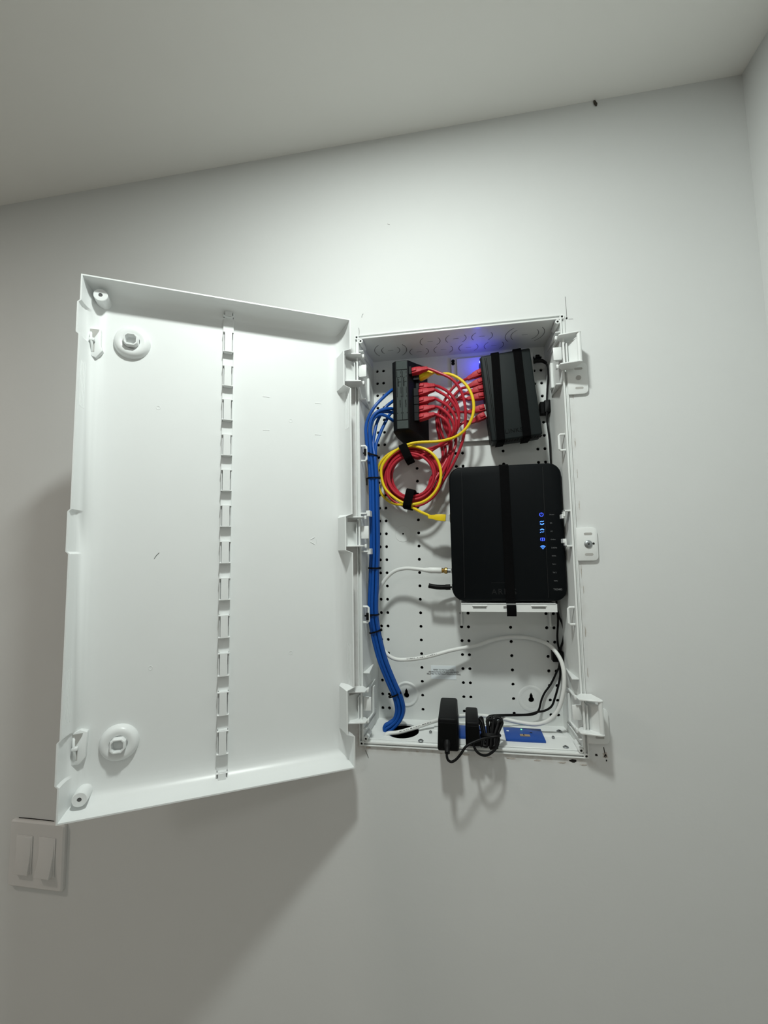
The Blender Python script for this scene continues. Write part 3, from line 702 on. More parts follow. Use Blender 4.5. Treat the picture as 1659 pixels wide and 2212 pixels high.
pl = bpy.data.lights.new('led_glow', 'POINT'); pl.energy = 0.034; pl.color = (0.06, 0.07, 1.0); pl.shadow_soft_size = .002
po = bpy.data.objects.new('led_lamp', pl); COL.objects.link(po); po.parent = sw; po.location = led_p + Vector((-.006, .002, .002)) - sw.location
# two hook-and-loop straps round the switch
for k, (xt, xb, lab) in enumerate(((1069, 1082, 'black hook and loop strap on the left half of the network switch'), (1118, 1140, 'black hook and loop strap on the right half of the network switch'))):
    t_ = P(xt, 762, .04); b_ = P(xb, 950, .04)
    xt_, xb_ = (t_ - cen).dot(sx_), (b_ - cen).dot(sx_)
    H_ = sH + .0015
    pts = [SWp(xt_, .0425, H_), SWp(xt_, .020, H_ + .001), SWp(xt_, .002, H_ + .0008), SWp(xt_, -.0012, H_ - .002), SWp((xt_ + xb_) / 2, -.0014, 0), SWp(xb_, -.0012, -H_ + .002), SWp(xb_, .002, -H_ - .0008), SWp(xb_, .020, -H_ - .001), SWp(xb_, .0425, -H_)]
    tag(MB().ribbon(pts, sx_ * .0072, .0016).build('hook_strap', MT['velcro'], None, bevel=.0003, seg=1), lab, 'strap', 'straps round the switch')

# ------------------------------------------------------------------ modem and its shelf bracket
br2 = thing('mounting_bracket', (.072, DB, -.139), 'white metal shelf bracket under the black modem with slots in its lip', 'bracket')
sA, sB = P(996, 1304, .018), P(1203, 1304, .018)
zs1, zs0 = -.1258, -.1392
mb = MB(); xl, xr = sA.x, sB.x
slots = [((xl + xr) / 2 - .047, .0110), ((xl + xr) / 2 - .004, .004), ((xl + xr) / 2 + .049, .0110)]
xcur = xl; mbp = MB()
for sc, sh in slots + [(None, 0)]:
    xe = sc - sh if sc is not None else xr
    mbp.box(xcur, xe, .0165, .0185, zs0, zs1)
    if sc is not None:
        mbp.box(xe, sc + sh, .0165, .0185, zs0, zs0 + .0052); mbp.box(xe, sc + sh, .0165, .0185, zs0 + .0095, zs1)
        xcur = sc + sh
mbp.build('lip', MT['metalwhite'], br2, smooth=False)
MB().box(xl, xr, .0165, .0900, zs1 - .0018, zs1).build('shelf', MT['metalwhite'], br2, bevel=.0006, seg=1)
MB().box(xl + .004, xr - .004, .0860, .0880, zs1, .085).build('back_plate', MT['metalwhite'], br2, bevel=.0006, seg=1)
for sc, sh in slots[::2]: MB().box(sc - sh - .0015, sc + sh + .0015, .0150, .0166, zs0 + .0092, zs0 + .0112).build('slot_hem', MT['metalwhite'], br2, bevel=.0005, seg=1)
for px in (997, 1187):
    p = P(px, 1340, .092); MB().box(p.x - .0018, p.x + .0018, .0840, .0948, -.174, zs1 - .001).build('leg_flange', MT['metalwhite'], br2, bevel=.0004, seg=1)

md = thing('cable_modem', (.0745, .045, -.124), 'black cable modem with glowing blue status lights standing on the shelf bracket', 'modem')
MX0, MX1, MZ0, MZ1, MY = -.0200, .1700, -.1225, .1120, .0250
def rrect(x0, x1, z0, z1, r, n=7):
    pts = []
    for cx, cz, a0 in ((x1 - r, z0 + r, -PI / 2), (x1 - r, z1 - r, 0), (x0 + r, z1 - r, PI / 2), (x0 + r, z0 + r, PI)):
        pts += [(cx + r * math.cos(a0 + PI / 2 * i / n), cz + r * math.sin(a0 + PI / 2 * i / n)) for i in range(n + 1)]
    return pts
mb = MB()
mb.loft([[(x, y, z) for x, z in rrect(MX0 + i_, MX1 - i_, MZ0 + i_, MZ1 - i_, .021 - i_)] for i_, y in ((.004, .070), (0, .066), (0, MY + .0035), (.0012, MY + .0009), (.0036, MY))])
mc = mb.build('case', MT['modem'], md, angle=50)
def seam(px0, px1, wd=.0005):
    a, b = P(px0, 1012, MY), P(px1, 1292, MY)
    MB().tube([Vector((a.x, MY, MZ1 - .006)), Vector((b.x, MY, MZ0 + .006))], wd, n=6).build('seam', MT['dimprint'], mc)
seam(997, 1004); seam(1172, 1185)
# status icons
def icon_arc(q, c, r, a0, a1, wd, n=16):
    rs = []
    for i in range(n + 1):
        a = a0 + (a1 - a0) * i / n; rs.append([Vector((c.x + k * math.cos(a), MY - dy, c.z + k * math.sin(a))) for k, dy in ((r - wd, -.0002), (r + wd, -.0002), (r + wd, .0003), (r - wd, .0003))])
    q.loft(rs)
def icon_bar(q, c, pts, wd):
    q.tube([Vector((c.x + a, MY, c.z + b)) for a, b in pts], wd, n=6, sub=3)
icons = [(1169.5, 1111.5), (1170.5, 1129.5), (1171, 1147), (1172, 1165), (1172.8, 1182.5)]
for k, (px, py) in enumerate(icons):
    c = P(px, py, MY); q = MB()
    if k == 0:
        icon_arc(q, c, .0030, PI / 2 + .55, PI / 2 + 2 * PI - .55, .00042); icon_bar(q, c, [(0, .0004), (0, .0038)], .00042)
    elif k == 1:
        icon_bar(q, c, [(-.0034, .0014), (-.0010, .0026), (.0010, .0022), (.0032, .0030)], .00050); icon_bar(q, c, [(-.0030, -.0014), (-.0008, -.0026), (.0010, -.0026), (.0032, -.0012)], .0009)
    elif k == 2:
        icon_bar(q, c, [(-.0030, .0016), (-.0008, .0028), (.0010, .0028), (.0032, .0014)], .0009); icon_bar(q, c, [(-.0034, -.0028), (-.0010, -.0016), (.0010, -.0020), (.0032, -.0012)], .00050)
    elif k == 3:
        icon_bar(q, c, [(0, -.0028), (0, .0028)], .0007); icon_arc(q, c, .0032, -.9, .9, .0005); icon_arc(q, c, .0032, PI - .9, PI + .9, .0005)
    else:
        icon_bar(q, c, [(0, -.0030), (0, -.0024)], .0006)
        for r_ in (.0022, .0042, .0060): icon_arc(q, Vector((c.x, 0, c.z - .0032)), r_, PI / 2 - .75, PI / 2 + .75, .00042)
    q.build('status_light', MT['ledhot'] if k in (1, 2, 4) else MT['led'], md, smooth=False)
words = [('Power', 1187, 1113, .0029), ('DS', 1188, 1131, .0029), ('US', 1189, 1149, .0029), ('Online', 1189.5, 1166.5, .0029), ('2.4GHz', 1191, 1184.5, .0029), ('5GHz', 1192, 1202, .0029), ('Tel 1', 1193, 1220, .0029), ('Tel 2', 1194, 1238, .0029), ('WPS', 1196.5, 1256, .0029), ('TG2482', 1195.5, 1275, .0042)]
for t_, px, py, sz in words:
    c = P(px, py, MY); text_mb(t_, sz, (c.x, MY - .0002, c.z), XA, ZA, .0001).build('lettering', MT['print'], mc, smooth=False)
c = P(1062, 1284, MY); text_mb('ARRIS', .0135, (c.x, MY - .0001, c.z), XA, ZA, .0002, 'LEFT', 1.25).build('lettering', MT['dimprint'], mc, smooth=False)
for dz in (0.0195, -.008): MB().box(c.x, c.x + .026, MY - .0003, MY + .0005, c.z + dz - .0003, c.z + dz + .0003).build('moulded_line', MT['dimprint'], mc)
# ports on the left flank
for px, py, hz in ((970, 1120, .007), (972, 1233, .004), (973, 1268, .005)):
    p = P(px, py, .045); MB().box(MX0 - .0008, MX0 + .001, .036, .054, p.z - hz, p.z + hz).build('port', MT['gap'], md)
pA, pB = P(1088, 1003, MY), P(1103, 1300, MY)
pts = [Vector((pA.x, .068, MZ1 + .0012)), Vector((pA.x, .030, MZ1 + .0012)), Vector((pA.x, MY - .0008, MZ1 - .001)), Vector(((pA.x + pB.x) / 2, MY - .0010, 0)), Vector((pB.x, MY - .0010, MZ0 + .003)), Vector((pB.x, .0205, MZ0 - .0028)), Vector((pB.x, .0150, -.1290)), Vector((pB.x, .0148, -.1440)), Vector((pB.x, .0170, -.1460))]
tag(MB().ribbon(pts, XA * .0078, .0014).build('hook_strap', MT['velcro'], None, bevel=.0003, seg=1), 'long black hook and loop strap running down over the modem and its shelf', 'strap')

# ------------------------------------------------------------------ red and yellow patch cords
CC = P(889, 1030, .068)
def coil(r, y, a0, a1, n=None, wob=0.0, dr=0.0):
    n = n or max(6, int(abs(a1 - a0) / 0.4)); out = []
    for i in range(n + 1):
        a = a0 + (a1 - a0) * i / n
        k = 1 + wob * math.sin(2.3 * a + r * 900) + (i / n - .5) * dr
        out.append(Vector((CC.x + r * k * math.cos(a), y + .0015 * math.sin(1.7 * a), CC.z + r * k * math.sin(a))))
    return out
RC = .00265
sw_px = [(1042, 803, .060), (1043, 823, .062), (1044, 839, .062), (1045, 855, .062), (1047, 881, .062), (1048, 897, .062)]
sw_dir = [Vector((-1, -.05, -.42)), Vector((-1, -.05, -.34)), Vector((-1, 0, -.22)), Vector((-1, 0, -.12)), Vector((-1, .02, -.20)), Vector((-1, .05, -.42))]
names = ['topmost', 'third', 'fourth', 'fifth', 'sixth', 'lowest']
pidx = [0, 2, 3, 4, 5, 6]
pdir = [Vector((1, -.10, .10)), Vector((1, -.05, -.02)), Vector((1, -.12, .12)), Vector((1, -.12, .10)), Vector((1, -.12, .10)), Vector((1, -.12, .14))]
heads = [   # run from the patch module to the coil
    [(950, 806, .034), (976, 819, .032), (996, 845, .034), (1005, 880, .036), (1005, 915, .040), (1000, 950, .046), (985, 990, .052), (965, 1026, .056)],
    [(950, 836, .046), (972, 850, .044), (988, 876, .044), (991, 905, .046), (983, 930, .050), (962, 952, .056)],
    [(948, 846, .040), (972, 862, .036), (988, 888, .038), (991, 915, .042), (980, 940, .050), (956, 958, .056)],
    [(948, 865, .040), (968, 878, .036), (983, 902, .038), (985, 926, .042), (973, 946, .050), (950, 962, .058)],
    [(948, 880, .040), (966, 893, .036), (979, 915, .038), (978, 936, .044), (964, 952, .052), (944, 965, .060)],
    [(946, 897, .040), (962, 907, .036), (972, 925, .040), (970, 944, .046), (956, 958, .054), (938, 968, .062)]]
tails = [   # run from the coil up to the switch, listed from the coil end
    [(957, 1012, .074), (966, 985, .074), (970, 955, .074), (958, 915, .076), (955, 880, .076), (972, 846, .074), (992, 826, .070)],
    [(960, 1018, .068), (968, 985, .070), (972, 958, .072), (964, 920, .074), (962, 886, .074), (978, 858, .072), (996, 840, .068)],
    [(962, 1024, .062), (970, 990, .064), (975, 962, .068), (969, 925, .072), (968, 894, .072), (984, 868, .070), (1002, 852, .066)],
    [(958, 1030, .078), (962, 990, .078), (960, 955, .078), (950, 920, .078), (948, 890, .078), (968, 868, .074), (1000, 862, .068)],
    [(955, 1030, .080), (956, 990, .080), (952, 955, .080), (944, 920, .080), (946, 895, .080), (970, 890, .076), (1000, 890, .070)],
    [(964, 1035, .058), (975, 990, .060), (985, 955, .064), (985, 930, .068), (996, 916, .070), (1010, 910, .068)]]
rad = [.0555, .0420, .0460, .0495, .0385, .0525]
ydp = [.060, .052, .058, .064, .066, .072]
for k in range(6):
    a, b, y = plug_px[pidx[k]]; p0 = P(a, b, y)
    t = thing('network_cable', p0, 'red patch cord plugged into the %s used port of the patch module' % names[k], 'cable', 'red patch cords looped through the coil')
    e0 = rj45(t, p0, pdir[k], Vector((0, -1, .25)), MT['redboot'])
    a, b, y = sw_px[k]; p1 = P(a, b, y)
    e1 = rj45(t, p1, sw_dir[k], Vector((0, -1, .1)), MT['redboot'])
    hd = [P(*q) for q in heads[k]]; tl = [P(*q) for q in tails[k]]
    if k == 0: mid_ = coil(rad[0], ydp[0], -.35, -.35 - 2 * PI + 1.15, wob=.015, dr=-.12) + [P(935, 968, .070)]; tl = tl[2:]
    elif k in (1, 2, 3, 5): mid_ = coil(rad[k], ydp[k], 1.15, 1.15 + 2 * PI * 1.80 - .2, wob=.03, dr=(.16, .2, -.22, .18)[(1, 2, 3, 5).index(k)]); tl = tl[1:]
    else: mid_ = coil(rad[k], ydp[k], 1.15, 2 * PI - .15, wob=.03); tl = tl[1:]
    MB().tube([p0 + pdir[k].normalized() * .024, e0] + hd + mid_ + tl + [e1, p1 + sw_dir[k].normalized() * .024], RC, n=10, sub=6).build('cable', MT['red'], t)

# yellow cord: patch module, once round the coil, then into the modem
p0 = P(*plug_px[1]); yc = thing('network_cable', p0, 'yellow patch cord looped once round the red coil and plugged into the modem', 'cable')
dy = Vector((1, -.15, .28))
e0 = rj45(yc, p0, dy, Vector((0, -1, .2)), MT['yellow'])
def K(x, y): return (780 + x / 7.54, 940 + y / 7.54)
ypts = [(948, 808, .038), (970, 808, .032), (995, 820, .028), (1014, 842, .026), (1023, 870, .026), (1021, 898, .028), (1008, 924, .032), (985, 943, .038), (950, 953, .044)]
ypts += [(*K(870, 125), .046), (*K(640, 205), .046), (*K(430, 370), .046), (*K(335, 520), .046), (*K(335, 700), .046), (*K(400, 880), .046), (*K(560, 1030), .046), (*K(700, 1105), .046), (*K(850, 1125), .046), (*K(1040, 1070), .044), (*K(1200, 930), .044), (*K(1290, 740), .044), (*K(1290, 540), .044), (*K(1220, 370), .044), (*K(1090, 250), .046), (*K(940, 195), .050), (*K(780, 180), .056), (*K(600, 230), .060), (*K(400, 350), .060), (*K(290, 500), .060), (*K(262, 650), .060), (*K(290, 860), .062), (*K(350, 980), .064), (*K(460, 1080), .064), (*K(600, 1130), .060), (*K(720, 1135), .054), (*K(830, 1175), .050), (*K(960, 1245), .047), (*K(1060, 1290), .045)]
pe = P(963, 1119, .045); de = Vector((-1, 0, .10))
rj45(yc, pe, de, Vector((0, 1, 0)), MT['yellow'], length=.018, hw=.0062)
MB().tube([p0 + dy.normalized() * .024, e0] + [P(*q) for q in ypts] + [pe + de.normalized() * .026], .0026, n=10, sub=6).build('cable', MT['yellow'], yc)
# straps that hold the coil
for (a, b), (c_, d_), lab in (((868, 958), (884, 993), 'black hook and loop strap over the top of the coiled cords'), ((887, 1056), (878, 1097), 'black hook and loop strap round the bottom of the coiled cords')):
    pa, pb = P(a, b, .040), P(c_, d_, .040)
    ax = (pb - pa).normalized(); wv = ax.cross(YA).normalized() * .0078; m_ = (pa + pb) / 2; L_ = (pb - pa).length / 2
    pts = []
    for i in range(17):
        an = 2 * PI * i / 16 * .999; ex = 2 / 5
        f = lambda v: math.copysign(abs(v) ** ex, v)
        pts.append(m_ + ax * (f(math.cos(an)) * (L_ + .0005)) + YA * (.0215 + f(math.sin(an)) * -.0225))
    tag(MB().ribbon(pts, wv, .0014).build('hook_strap', MT['velcro'], None, bevel=.0003, seg=1), lab, 'strap', 'straps on the coil')

# ------------------------------------------------------------------ blue data cables with ties
def B(x, y): return (780 + x / 10.05, 820 + y / 10.05)
bx = .0062
offs = [(-bx, -.003), (0, -.0035), (0, .0028), (bx, -.003), (-bx, .003), (bx, .003)]
tops = [
    [(*B(690, 215), .050), (*B(640, 250), .046), (*B(480, 390), .036), (*B(310, 570), .028), (*B(175, 790), .026), (*B(110, 1000), .026), (*B(112, 1260), .026)],
    [(*B(700, 640), .050), (*B(650, 630), .044), (*B(500, 645), .034), (*B(350, 700), .028), (*B(235, 840), .026), (*B(185, 1050), .026), (*B(190, 1300), .027)],
    [(*B(700, 720), .052), (*B(650, 705), .048), (*B(480, 700), .040), (*B(340, 770), .034), (*B(235, 930), .031), (*B(205, 1100), .031), (*B(215, 1320), .032)],
    [(*B(700, 900), .050), (*B(640, 855), .044), (*B(520, 780), .036), (*B(400, 765), .032), (*B(280, 850), .030), (*B(215, 1000), .029), (*B(205, 1250), .029)],
    [(*B(700, 460), .060), (*B(650, 500), .056), (*B(540, 590), .050), (*B(410, 790), .046), (*B(335, 960), .042), (*B(295, 1160), .038), (*B(262, 1380), .035)],
    [(*B(710, 690), .062), (*B(640, 740), .060), (*B(560, 860), .054), (*B(470, 1040), .048), (*B(390, 1230), .042), (*B(325, 1420), .036)]]
order = [0, 1, 2, 4, 3, 5]
blab = ['blue data cable arching highest out of the patch module', 'blue data cable second from the top where they leave the patch module', 'blue data cable in the middle of the three arching together from the patch module', 'blue data cable lowest of those arching out of the patch module', 'blue data cable dropping behind the arching ones toward the tie ring', 'blue data cable hanging farthest right above the first cable tie']
ctr = [(803.5, 985, .030), (807, 1033, .030), (808.5, 1100, .030), (809.5, 1180, .030), (807.5, 1250, .030), (806, 1325, .030), (811, 1364, .033), (826, 1425, .038), (848, 1480, .043), (857, 1500, .046), (863.5, 1523, .049), (864, 1539, .050), (858, 1555, .049)]
offmap = {0: (-bx, -.003), 1: (-.001, -.0036), 2: (-bx, .003), 3: (0, .0028), 4: (.0055, -.003), 5: (bx, .003)}
def bundle_pt(px, py, y, k, last=None):
    c = P(px, py, y); o = offmap[k]
    return c + Vector((o[0], o[1], 0))
for k in range(6):
    pts = [P(*q) for q in tops[k]] + [bundle_pt(*q, k) for q in ctr]
    o = offmap[k]
    pts += [P(845, 1568, .046) + Vector((o[0] * .6, o[1], -o[0] * .7)), P(833, 1577, .044) + Vector((o[0] * .3, o[1] * 1.2, -o[0] * .9)), Vector((-.1350 + o[0] * .3, .044 + o[1] * 1.4, -.3700)), Vector((-.1340, .044 + o[1], -.4300))]
    tag(MB().tube(pts, .0030, n=10, sub=6).build('data_cable', MT['blue'], None), blab[k], 'cable', 'blue data cables')
ties = [(803.5, 983, .030, 'tied to the upper white ring'), (807, 1033, .030, 'below the upper white ring'), (808.5, 1227, .030, 'level with the coaxial plug'), (806, 1327, .030, 'tied to the lower white ring'), (811, 1364, .033, 'just below the lower white ring'), (852, 1501, .0455, 'nearest to the hole in the enclosure floor')]
for i, (px, py, y, wh) in enumerate(ties):
    c = P(px, py, y)
    ax = (P(px + (0 if i < 4 else (3 if i == 4 else 4)), py + 10, y) - P(px - (0 if i < 4 else (3 if i == 4 else 4)), py - 10, y)).normalized()
    X_ = (XA - ax * XA.dot(ax)).normalized(); Y_ = ax.cross(X_)
    t = thing('zip_tie', c, 'black cable tie round the blue cables ' + wh, 'cable tie', 'ties on the blue cables')
    if i == 0: ax = (ax - XA * .25).normalized(); X_ = (XA - ax * XA.dot(ax)).normalized(); Y_ = ax.cross(X_)
    MB().band(c, X_, Y_, ax, .0105, .0078, .0013, .0011).build('strap', MT['black'], t)
    if i in (0, 3):
        hd = Vector((-.1665, .004, c.z)); MB().obox(hd, XA, YA, ZA, .0022, .0026, .0062).build('head', MT['black'], t, bevel=.0006, seg=1)
        MB().obox((hd + c) / 2 - XA * .003 - YA * .006, XA, YA, ZA, .0060, .0010, .0013).build('tail', MT['black'], t)
    else:
        MB().obox(c + X_ * .0112 + Y_ * .002, X_, Y_, ax, .0020, .0024, .0022).build('head', MT['black'], t, bevel=.0006, seg=1)
    if i == 1: MB().obox(c - X_ * .0125 - ax * -.006, X_, Y_, ax, .0012, .001, .007).build('tail', MT['black'], t)

# ------------------------------------------------------------------ white coaxial cable
def C3(x, y): return (740 + x / 2.765, 1280 + y / 2.765)
def C2(x, y): return (740 + x / 2.9625, 940 + y / 2.9625)
cx = thing('coaxial_cable', (-.12, .04, -.352), 'white coaxial cable looping from the floor hole round to the modem', 'cable')
cp = [Vector((-.1480, .026, -.40)), Vector((-.1440, .026, -.362)), P(*C3(262, 846), .026), P(*C3(330, 836), .030), P(*C3(430, 808), .040), P(*C3(555, 766), .055), P(*C3(690, 738), .070), P(*C3(840, 736), .076), P(*C3(950, 752), .072), P(*C3(1070, 778), .062), P(*C3(1160, 786), .054), P(*C3(1230, 764), .048), P(*C3(1288, 700), .044), P(*C3(1318, 600), .042), P(*C3(1324, 500), .044), P(*C3(1308, 415), .050), P(*C3(1270, 350), .060), P(*C3(1220, 305), .072), P(*C3(1120, 272), .086), P(*C3(1000, 266), .090), P(*C3(900, 282), .086), P(*C3(800, 315), .078), P(*C3(650, 345), .068), P(*C3(500, 385), .060), P(*C3(390, 400), .054), P(*C3(320, 398), .051), P(*C3(272, 374), .050), P(*C3(225, 310), .053), P(*C3(205, 200), .056), P(*C2(212, 1090), .056), P(*C2(232, 1000), .056), P(*C2(268, 930), .056), P(*C2(330, 872), .055), P(*C2(400, 853), .052), P(*C2(470, 856), .048), P(*C2(530, 863), .045)]
MB().tube(cp, .00345, n=12, sub=6).build('cable', MT['coax'], cx)
ca, cb = P(*C2(520, 863), .045), P(*C2(634, 866), .045); dc = (cb - ca).normalized(); Lc = (cb - ca).length
MB().lathe(ca, dc, [(.0034, 0), (.0042, .004), (.0046, .008), (.0054, .0100), (.0054, Lc - .001), (.0048, Lc)], 20).build('compression_sleeve', MT['coax'], cx)
MB().lathe(cb, dc, [(.0035, -.001), (.0044, .001), (.0046, .002), (.0036, .003), (.0046, .0045), (.0058, .0060), (.0058, .0095), (.0046, .0105)], 12).build('brass_nut', MT['brass'], cx)
MB().lathe(cb + dc * .0105, dc, [(.0036, 0), (.0036, .0055)], 14).build('threaded_stub', MT['steel'], cx)
# worn dark print along the jackets
def jacket_print(parent, anchors, rad, seed, m):
    rnd = random.Random(seed); q = MB(); pts = [P(*a_) for a_ in anchors]
    fac = Vector((0, -1, .55)).normalized()
    for a_, b_ in zip(pts[:-1], pts[1:]):
        d = b_ - a_; L_ = d.length; d.normalize(); n_ = (fac - d * fac.dot(d)).normalized(); s_ = d.cross(n_); t = 0.001
        while t < L_ - .003:
            w_ = rnd.uniform(.0012, .0034); q.obox(a_ + d * (t + w_ / 2) + n_ * rad, d, s_, n_, w_ / 2, rnd.uniform(.0003, .0006), .0001); t += w_ + rnd.uniform(.0006, .0022)
    return q.build('jacket_print', m, parent, smooth=False)
jacket_print(cx, [(*C3(380, 400), .0535), (*C3(440, 394), .0565), (*C3(500, 385), .060), (*C3(570, 367), .0635)], .0035, 1, MT['gap'])
jacket_print(cx, [(*C3(335, 835), .0303), (*C3(400, 817), .037), (*C3(470, 794), .0445), (*C3(530, 774), .0520)], .0035, 2, MT['gap'])
jacket_print(yc, [(*K(360, 995), .064), (*K(420, 1048), .064), (*K(500, 1100), .063), (*K(580, 1125), .0605)], .0027, 3, MT['gap'])

# ------------------------------------------------------------------ power adapters and cords
def rbox(mb, x0, x1, y0, y1, z0, z1, tp=.0):
    mb.hexa([(x0, y0, z0), (x1, y0, z0), (x1, y1, z0), (x0, y1, z0)], [(x0 + tp, y0 + tp * .4, z1), (x1 - tp, y0 + tp * .4, z1), (x1 - tp, y1 - tp, z1), (x0 + tp, y1 - tp, z1)]); return mb
ad = thing('power_adapter', (-.032, .02, -.345), 'larger black power adapter on the outlet plate with its cord leaving the lower front', 'adapter')
rbox(MB(), -.0492, -.0158, -.0400, .0640, -.3452, -.2958, .0022).build('body', MT['black'], ad, bevel=.0035, seg=3)
MB().box(-.0460, -.0190, -.0409, -.0398, -.3410, -.3020).build('front_inset', MT['embossblack'], ad, bevel=.0004, seg=1)
for k in (-1, 1): MB().box(-.0325 + k * .0063 - .0008, -.0325 + k * .0063 + .0008, .028, .034, -.3520, -.3450).build('prong', MT['steel'], ad)
g0 = P(966, 1612, -.046)
MB().lathe(g0 + Vector((0, .008, .004)), (0, -.75, -.66), [(.0056, 0), (.0056, .006), (.0048, .0085), (.0040, .0105), (.0040, .018)], 16).build('strain_relief', MT['cord'], ad, angle=50)
def A7(x, y): return (920 + x / 8.295, 1480 + y / 8.295)
c1 = [g0 + Vector((0, -.001, -.004)), P(*A7(375, 1270), -.052), P(*A7(400, 1345), -.052), P(*A7(455, 1375), -.052), P(*A7(530, 1340), -.052), P(*A7(620, 1240), -.052), P(*A7(720, 1100), -.050), P(*A7(860, 1020), -.046), P(*A7(1010, 965), -.042), P(*A7(1150, 935), -.038), P(*A7(1290, 918), -.036), P(*A7(1330, 905), -.028), P(*A7(1290, 870), -.012), P(*A7(1230, 850), .004)]
MB().tube(c1, .0019, n=8, sub=6).build('cord', MT['cord'], ad)
ad2 = thing('power_adapter', (.006, .01, -.339), 'smaller black power adapter with folded cord slack beside it, feeding the network switch', 'adapter')
rbox(MB(), -.0056, .0175, -.0300, .0420, -.3400, -.3035, .0016).build('body', MT['black'], ad2, bevel=.0028, seg=3)
MB().box(-.0036, .0150, -.0308, -.0298, -.3370, -.3090).build('front_inset', MT['embossblack'], ad2, bevel=.0004, seg=1)
for k in (-1, 1): MB().box(.0060 + k * .0055 - .0008, .0060 + k * .0055 + .0008, .026, .032, -.3520, -.3395).build('prong', MT['steel'], ad2)
c2 = [P(*A7(850, 1060), -.031), P(*A7(870, 1120), -.038), P(*A7(920, 1200), -.042), P(*A7(1000, 1250), -.042), P(*A7(1090, 1255), -.042), P(*A7(1190, 1200), -.040), P(*A7(1270, 1110), -.037), P(*A7(1305, 1000), -.033), P(*A7(1300, 900), -.024), P(*A7(1270, 840), -.006)]
MB().tube(c2, .0020, n=8, sub=6).build('cord', MT['cord'], ad2)
# folded and tied slack of the cords
cbn = ad2
top_, bot_ = P(1061, 1556, -.002), P(1057, 1612, -.022)
axb = (top_ - bot_).normalized(); q = MB(); pts = []
rnd = random.Random(3)
for i in range(13):
    an = 2 * PI * i / 13; wx = .0155 * math.cos(an) + rnd.uniform(-.0015, .0015); wy = .0070 * math.sin(an)
    tt = top_ + XA * wx * 1.15 + YA * wy + axb * rnd.uniform(-.002, .003); bb = bot_ + XA * wx * .75 + YA * wy * .8 + axb * rnd.uniform(-.003, .003)
    mm = (tt + bb) / 2 - XA * wx * .22
    seq = [tt, tt * .7 + mm * .3, mm, bb * .7 + mm * .3, bb]
    pts += seq if i % 2 == 0 else seq[::-1]
q.tube(pts, .0025, n=8, sub=4); q.build('folded_slack', MT['cord'], cbn)
MB().band((top_ + bot_) / 2 + axb * -.004, XA, axb.cross(XA).normalized(), axb, .0142, .0088, .0022, .0012).build('twist_tie', MT['cord'], cbn)

def S8(x, y): return (1060 + x / 5.925, 1360 + y / 5.925)
def T8(x, y): return (1140 + x / 12.29, 1280 + y / 12.29)
pc = ad2
pw = [P(1160, 780, .066), P(1172, 781, .066), P(1181, 787, .066), P(1184.5, 805, .068), P(1182.5, 840, .072), P(1181, 880, .075), P(1182, 910, .075), P(1187, 950, .075), P(1190, 1000, .076), P(1196, 1100, .080), P(1202, 1250, .080), P(*T8(770, 430), .080), P(*T8(800, 620), .080), P(*T8(800, 850), .080), P(*T8(785, 1150), .080), P(*T8(805, 1400), .079), P(*T8(850, 1560), .078), P(1209, 1418, .077), P(*S8(875, 480), .080), P(*S8(845, 540), .088), P(*S8(800, 640), .090), P(*S8(755, 720), .090), P(*S8(690, 810), .089), P(*S8(650, 900), .086), P(*S8(610, 1040), .084), P(*S8(560, 1080), .083), P(*S8(400, 1095), .080), P(*S8(200, 1100), .072), P(*S8(60, 1110), .050), P(1058, 1556, .006)]
MB().tube(pw, .0018, n=8, sub=5).build('cord', MT['cord'], pc)
pa = P(1153, 780, .066); pb = P(1180, 783, .066)
MB().tube([pa, P(1163, 779, .066), P(1172, 780, .066), P(1180.5, 785, .066)], lambda t: .0052 - .0028 * t, n=12, sub=5).build('barrel_plug', MT['cord'], pc)
pc2 = ad
pw2 = [P(930, 1266, .050), P(927, 1266.5, .056), P(932, 1267, .064), P(950, 1268, .073), P(990, 1268, .080), P(1080, 1262, .082), P(1160, 1280, .082), P(*T8(760, 440), .076), P(*T8(830, 640), .074), P(*T8(920, 830), .073), P(*T8(965, 1050), .072), P(*T8(940, 1270), .073), P(*T8(880, 1460), .075), P(*T8(868, 1570), .076), P(1211, 1420, .076), P(*S8(890, 480), .078), P(*S8(888, 600), .082), P(*S8(860, 740), .082), P(*S8(820, 880), .082), P(*S8(780, 980), .081), P(*S8(700, 1035), .082), P(*S8(600, 1055), .083), P(*S8(480, 1085), .082), P(*S8(300, 1090), .078), P(*S8(80, 1095), .066), P(*S8(-20, 1110), .045), P(1064, 1556, .008)]
MB().tube(pw2, .0019, n=8, sub=5).build('cord', MT['cord'], pc2)
a, b = P(973, 1268, .050), P(926, 1265, .050)
MB().tube([a, P(958, 1268.5, .050), P(943, 1268, .050), b], lambda t: (.0050 if t < .25 else .0044), n=12, sub=5).build('barrel_plug', MT['cord'], pc2)
# adhesive cord clips
for (x0_, y0_, x1_, y1_), lab in (((1166, 869, 1192, 893), 'black adhesive cord clip beside the network switch'), ((1193, 1407, 1222, 1430), 'black adhesive cord clip low on the right behind the white cable')):
    a, b = P(x0_, y0_, .082), P(x1_, y1_, .082)
    t = thing('cord_clip', ((a.x + b.x) / 2, DB, b.z), lab, 'clip', 'adhesive cord clips')
    MB().box(a.x, min(b.x, .1668), .0790, .0948, b.z, a.z).build('base', MT['black'], t, bevel=.0006, seg=1)
    c = MB(); xm = (a.x + b.x) / 2
    c.prism([(xm - .004, .0865), (xm - .0035, .0740), (xm + .0045, .0715), (xm + .0075, .0740), (xm + .0070, .0865)], b.z + .0010, a.z + .0008, 'z')
    c.build('hook', MT['black'], t, bevel=.0006, seg=1)

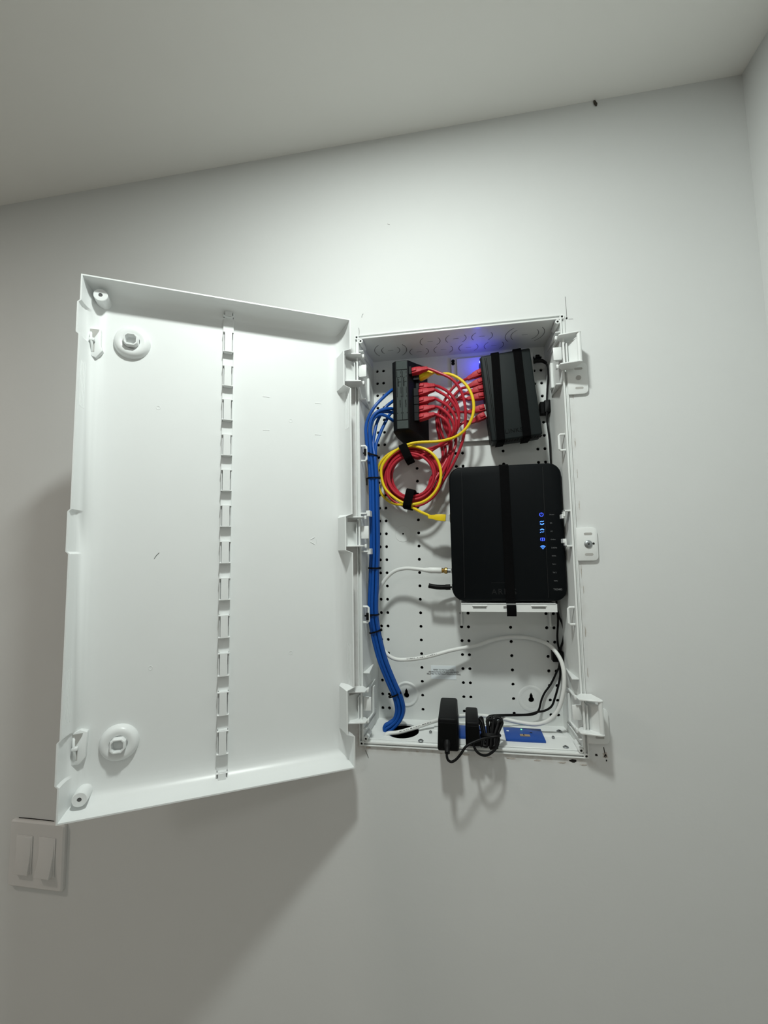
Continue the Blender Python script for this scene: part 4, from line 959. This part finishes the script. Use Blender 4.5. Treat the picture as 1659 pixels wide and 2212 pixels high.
# ------------------------------------------------------------------ light switch, lower left
ls = thing('light_switch', (-.8025, 0, -.647), 'white two-gang light switch plate with two rocker switches below the open door', 'light switch')
mb = MB(); xa, xb, za, zb = -.8620, -.7430, -.6465, -.5290
pr = rrect(xa, xb, za, zb, .0055, 4); pr2 = rrect(xa + .0028, xb - .0028, za + .0028, zb - .0028, .004, 4)
mb.loft([[(x, -.0002, z) for x, z in pr], [(x, -.0055, z) for x, z in pr], [(x, -.0078, z) for x, z in pr2]], True, True)
mb.build('plate', MT['switchplate'], ls)
for k, xc in enumerate((-.8270, -.7775)):
    MB().box(xc - .0178, xc + .0178, -.0094, -.0080, -.6215, -.5535).build('bezel', MT['switchplate'], ls, bevel=.0006)
    r = MB(); hw_ = .0155
    zt_, zm_, zb_ = -.5560, -.5850, -.6190
    yt, ym, yb_ = (-.0100, -.0105, -.0155) if k == 0 else (-.0092, -.0112, -.0185)
    pf = [(-.0070, zt_), (yt, zt_), (ym, zm_), (yb_, zb_), (-.0070, zb_)]
    r.prism(pf, xc - hw_, xc + hw_, 'x')
    r.build('rocker', MT['switchplate'], ls, bevel=.0008)
MB().tube([P(41, 1766, -.0005), P(75, 1769, -.0005), P(117, 1774, -.0005)], .0007, n=6).build('plate_gap', MT['dark'], ls)

# ------------------------------------------------------------------ insect under the ceiling
ic = P(1286, 223, -.001); it = thing('small_insect', ic, 'tiny dark brown insect resting on the wall just under the ceiling', 'insect')
d_ = (P(1289, 230, 0) - P(1283.5, 217.5, 0)).normalized(); n_ = d_.cross(YA)
q = MB(); Ls = (P(1289, 230, 0) - P(1283.5, 217.5, 0)).length
rings = []
for t_, r_ in ((-.5, .0006), (-.42, .0016), (-.25, .0022), (-.05, .0024), (.2, .0020), (.42, .0011), (.5, .0003)):
    c = ic + d_ * (t_ * Ls); rings.append([c + (n_ * math.cos(2 * PI * i / 10) + YA * .7 * math.sin(2 * PI * i / 10)) * r_ for i in range(10)])
q.loft(rings); q.build('insect_body', MT['insect'], it)
for k in (-1, 1):
    MB().add([ic - d_ * Ls * .3 - YA * .0016, ic + d_ * Ls * .45 + n_ * k * .0012 - YA * .0010, ic + d_ * Ls * .1 + n_ * k * .0028 - YA * .0006], [(0, 1, 2)]).build('wing', MT['insect'], it, smooth=False)
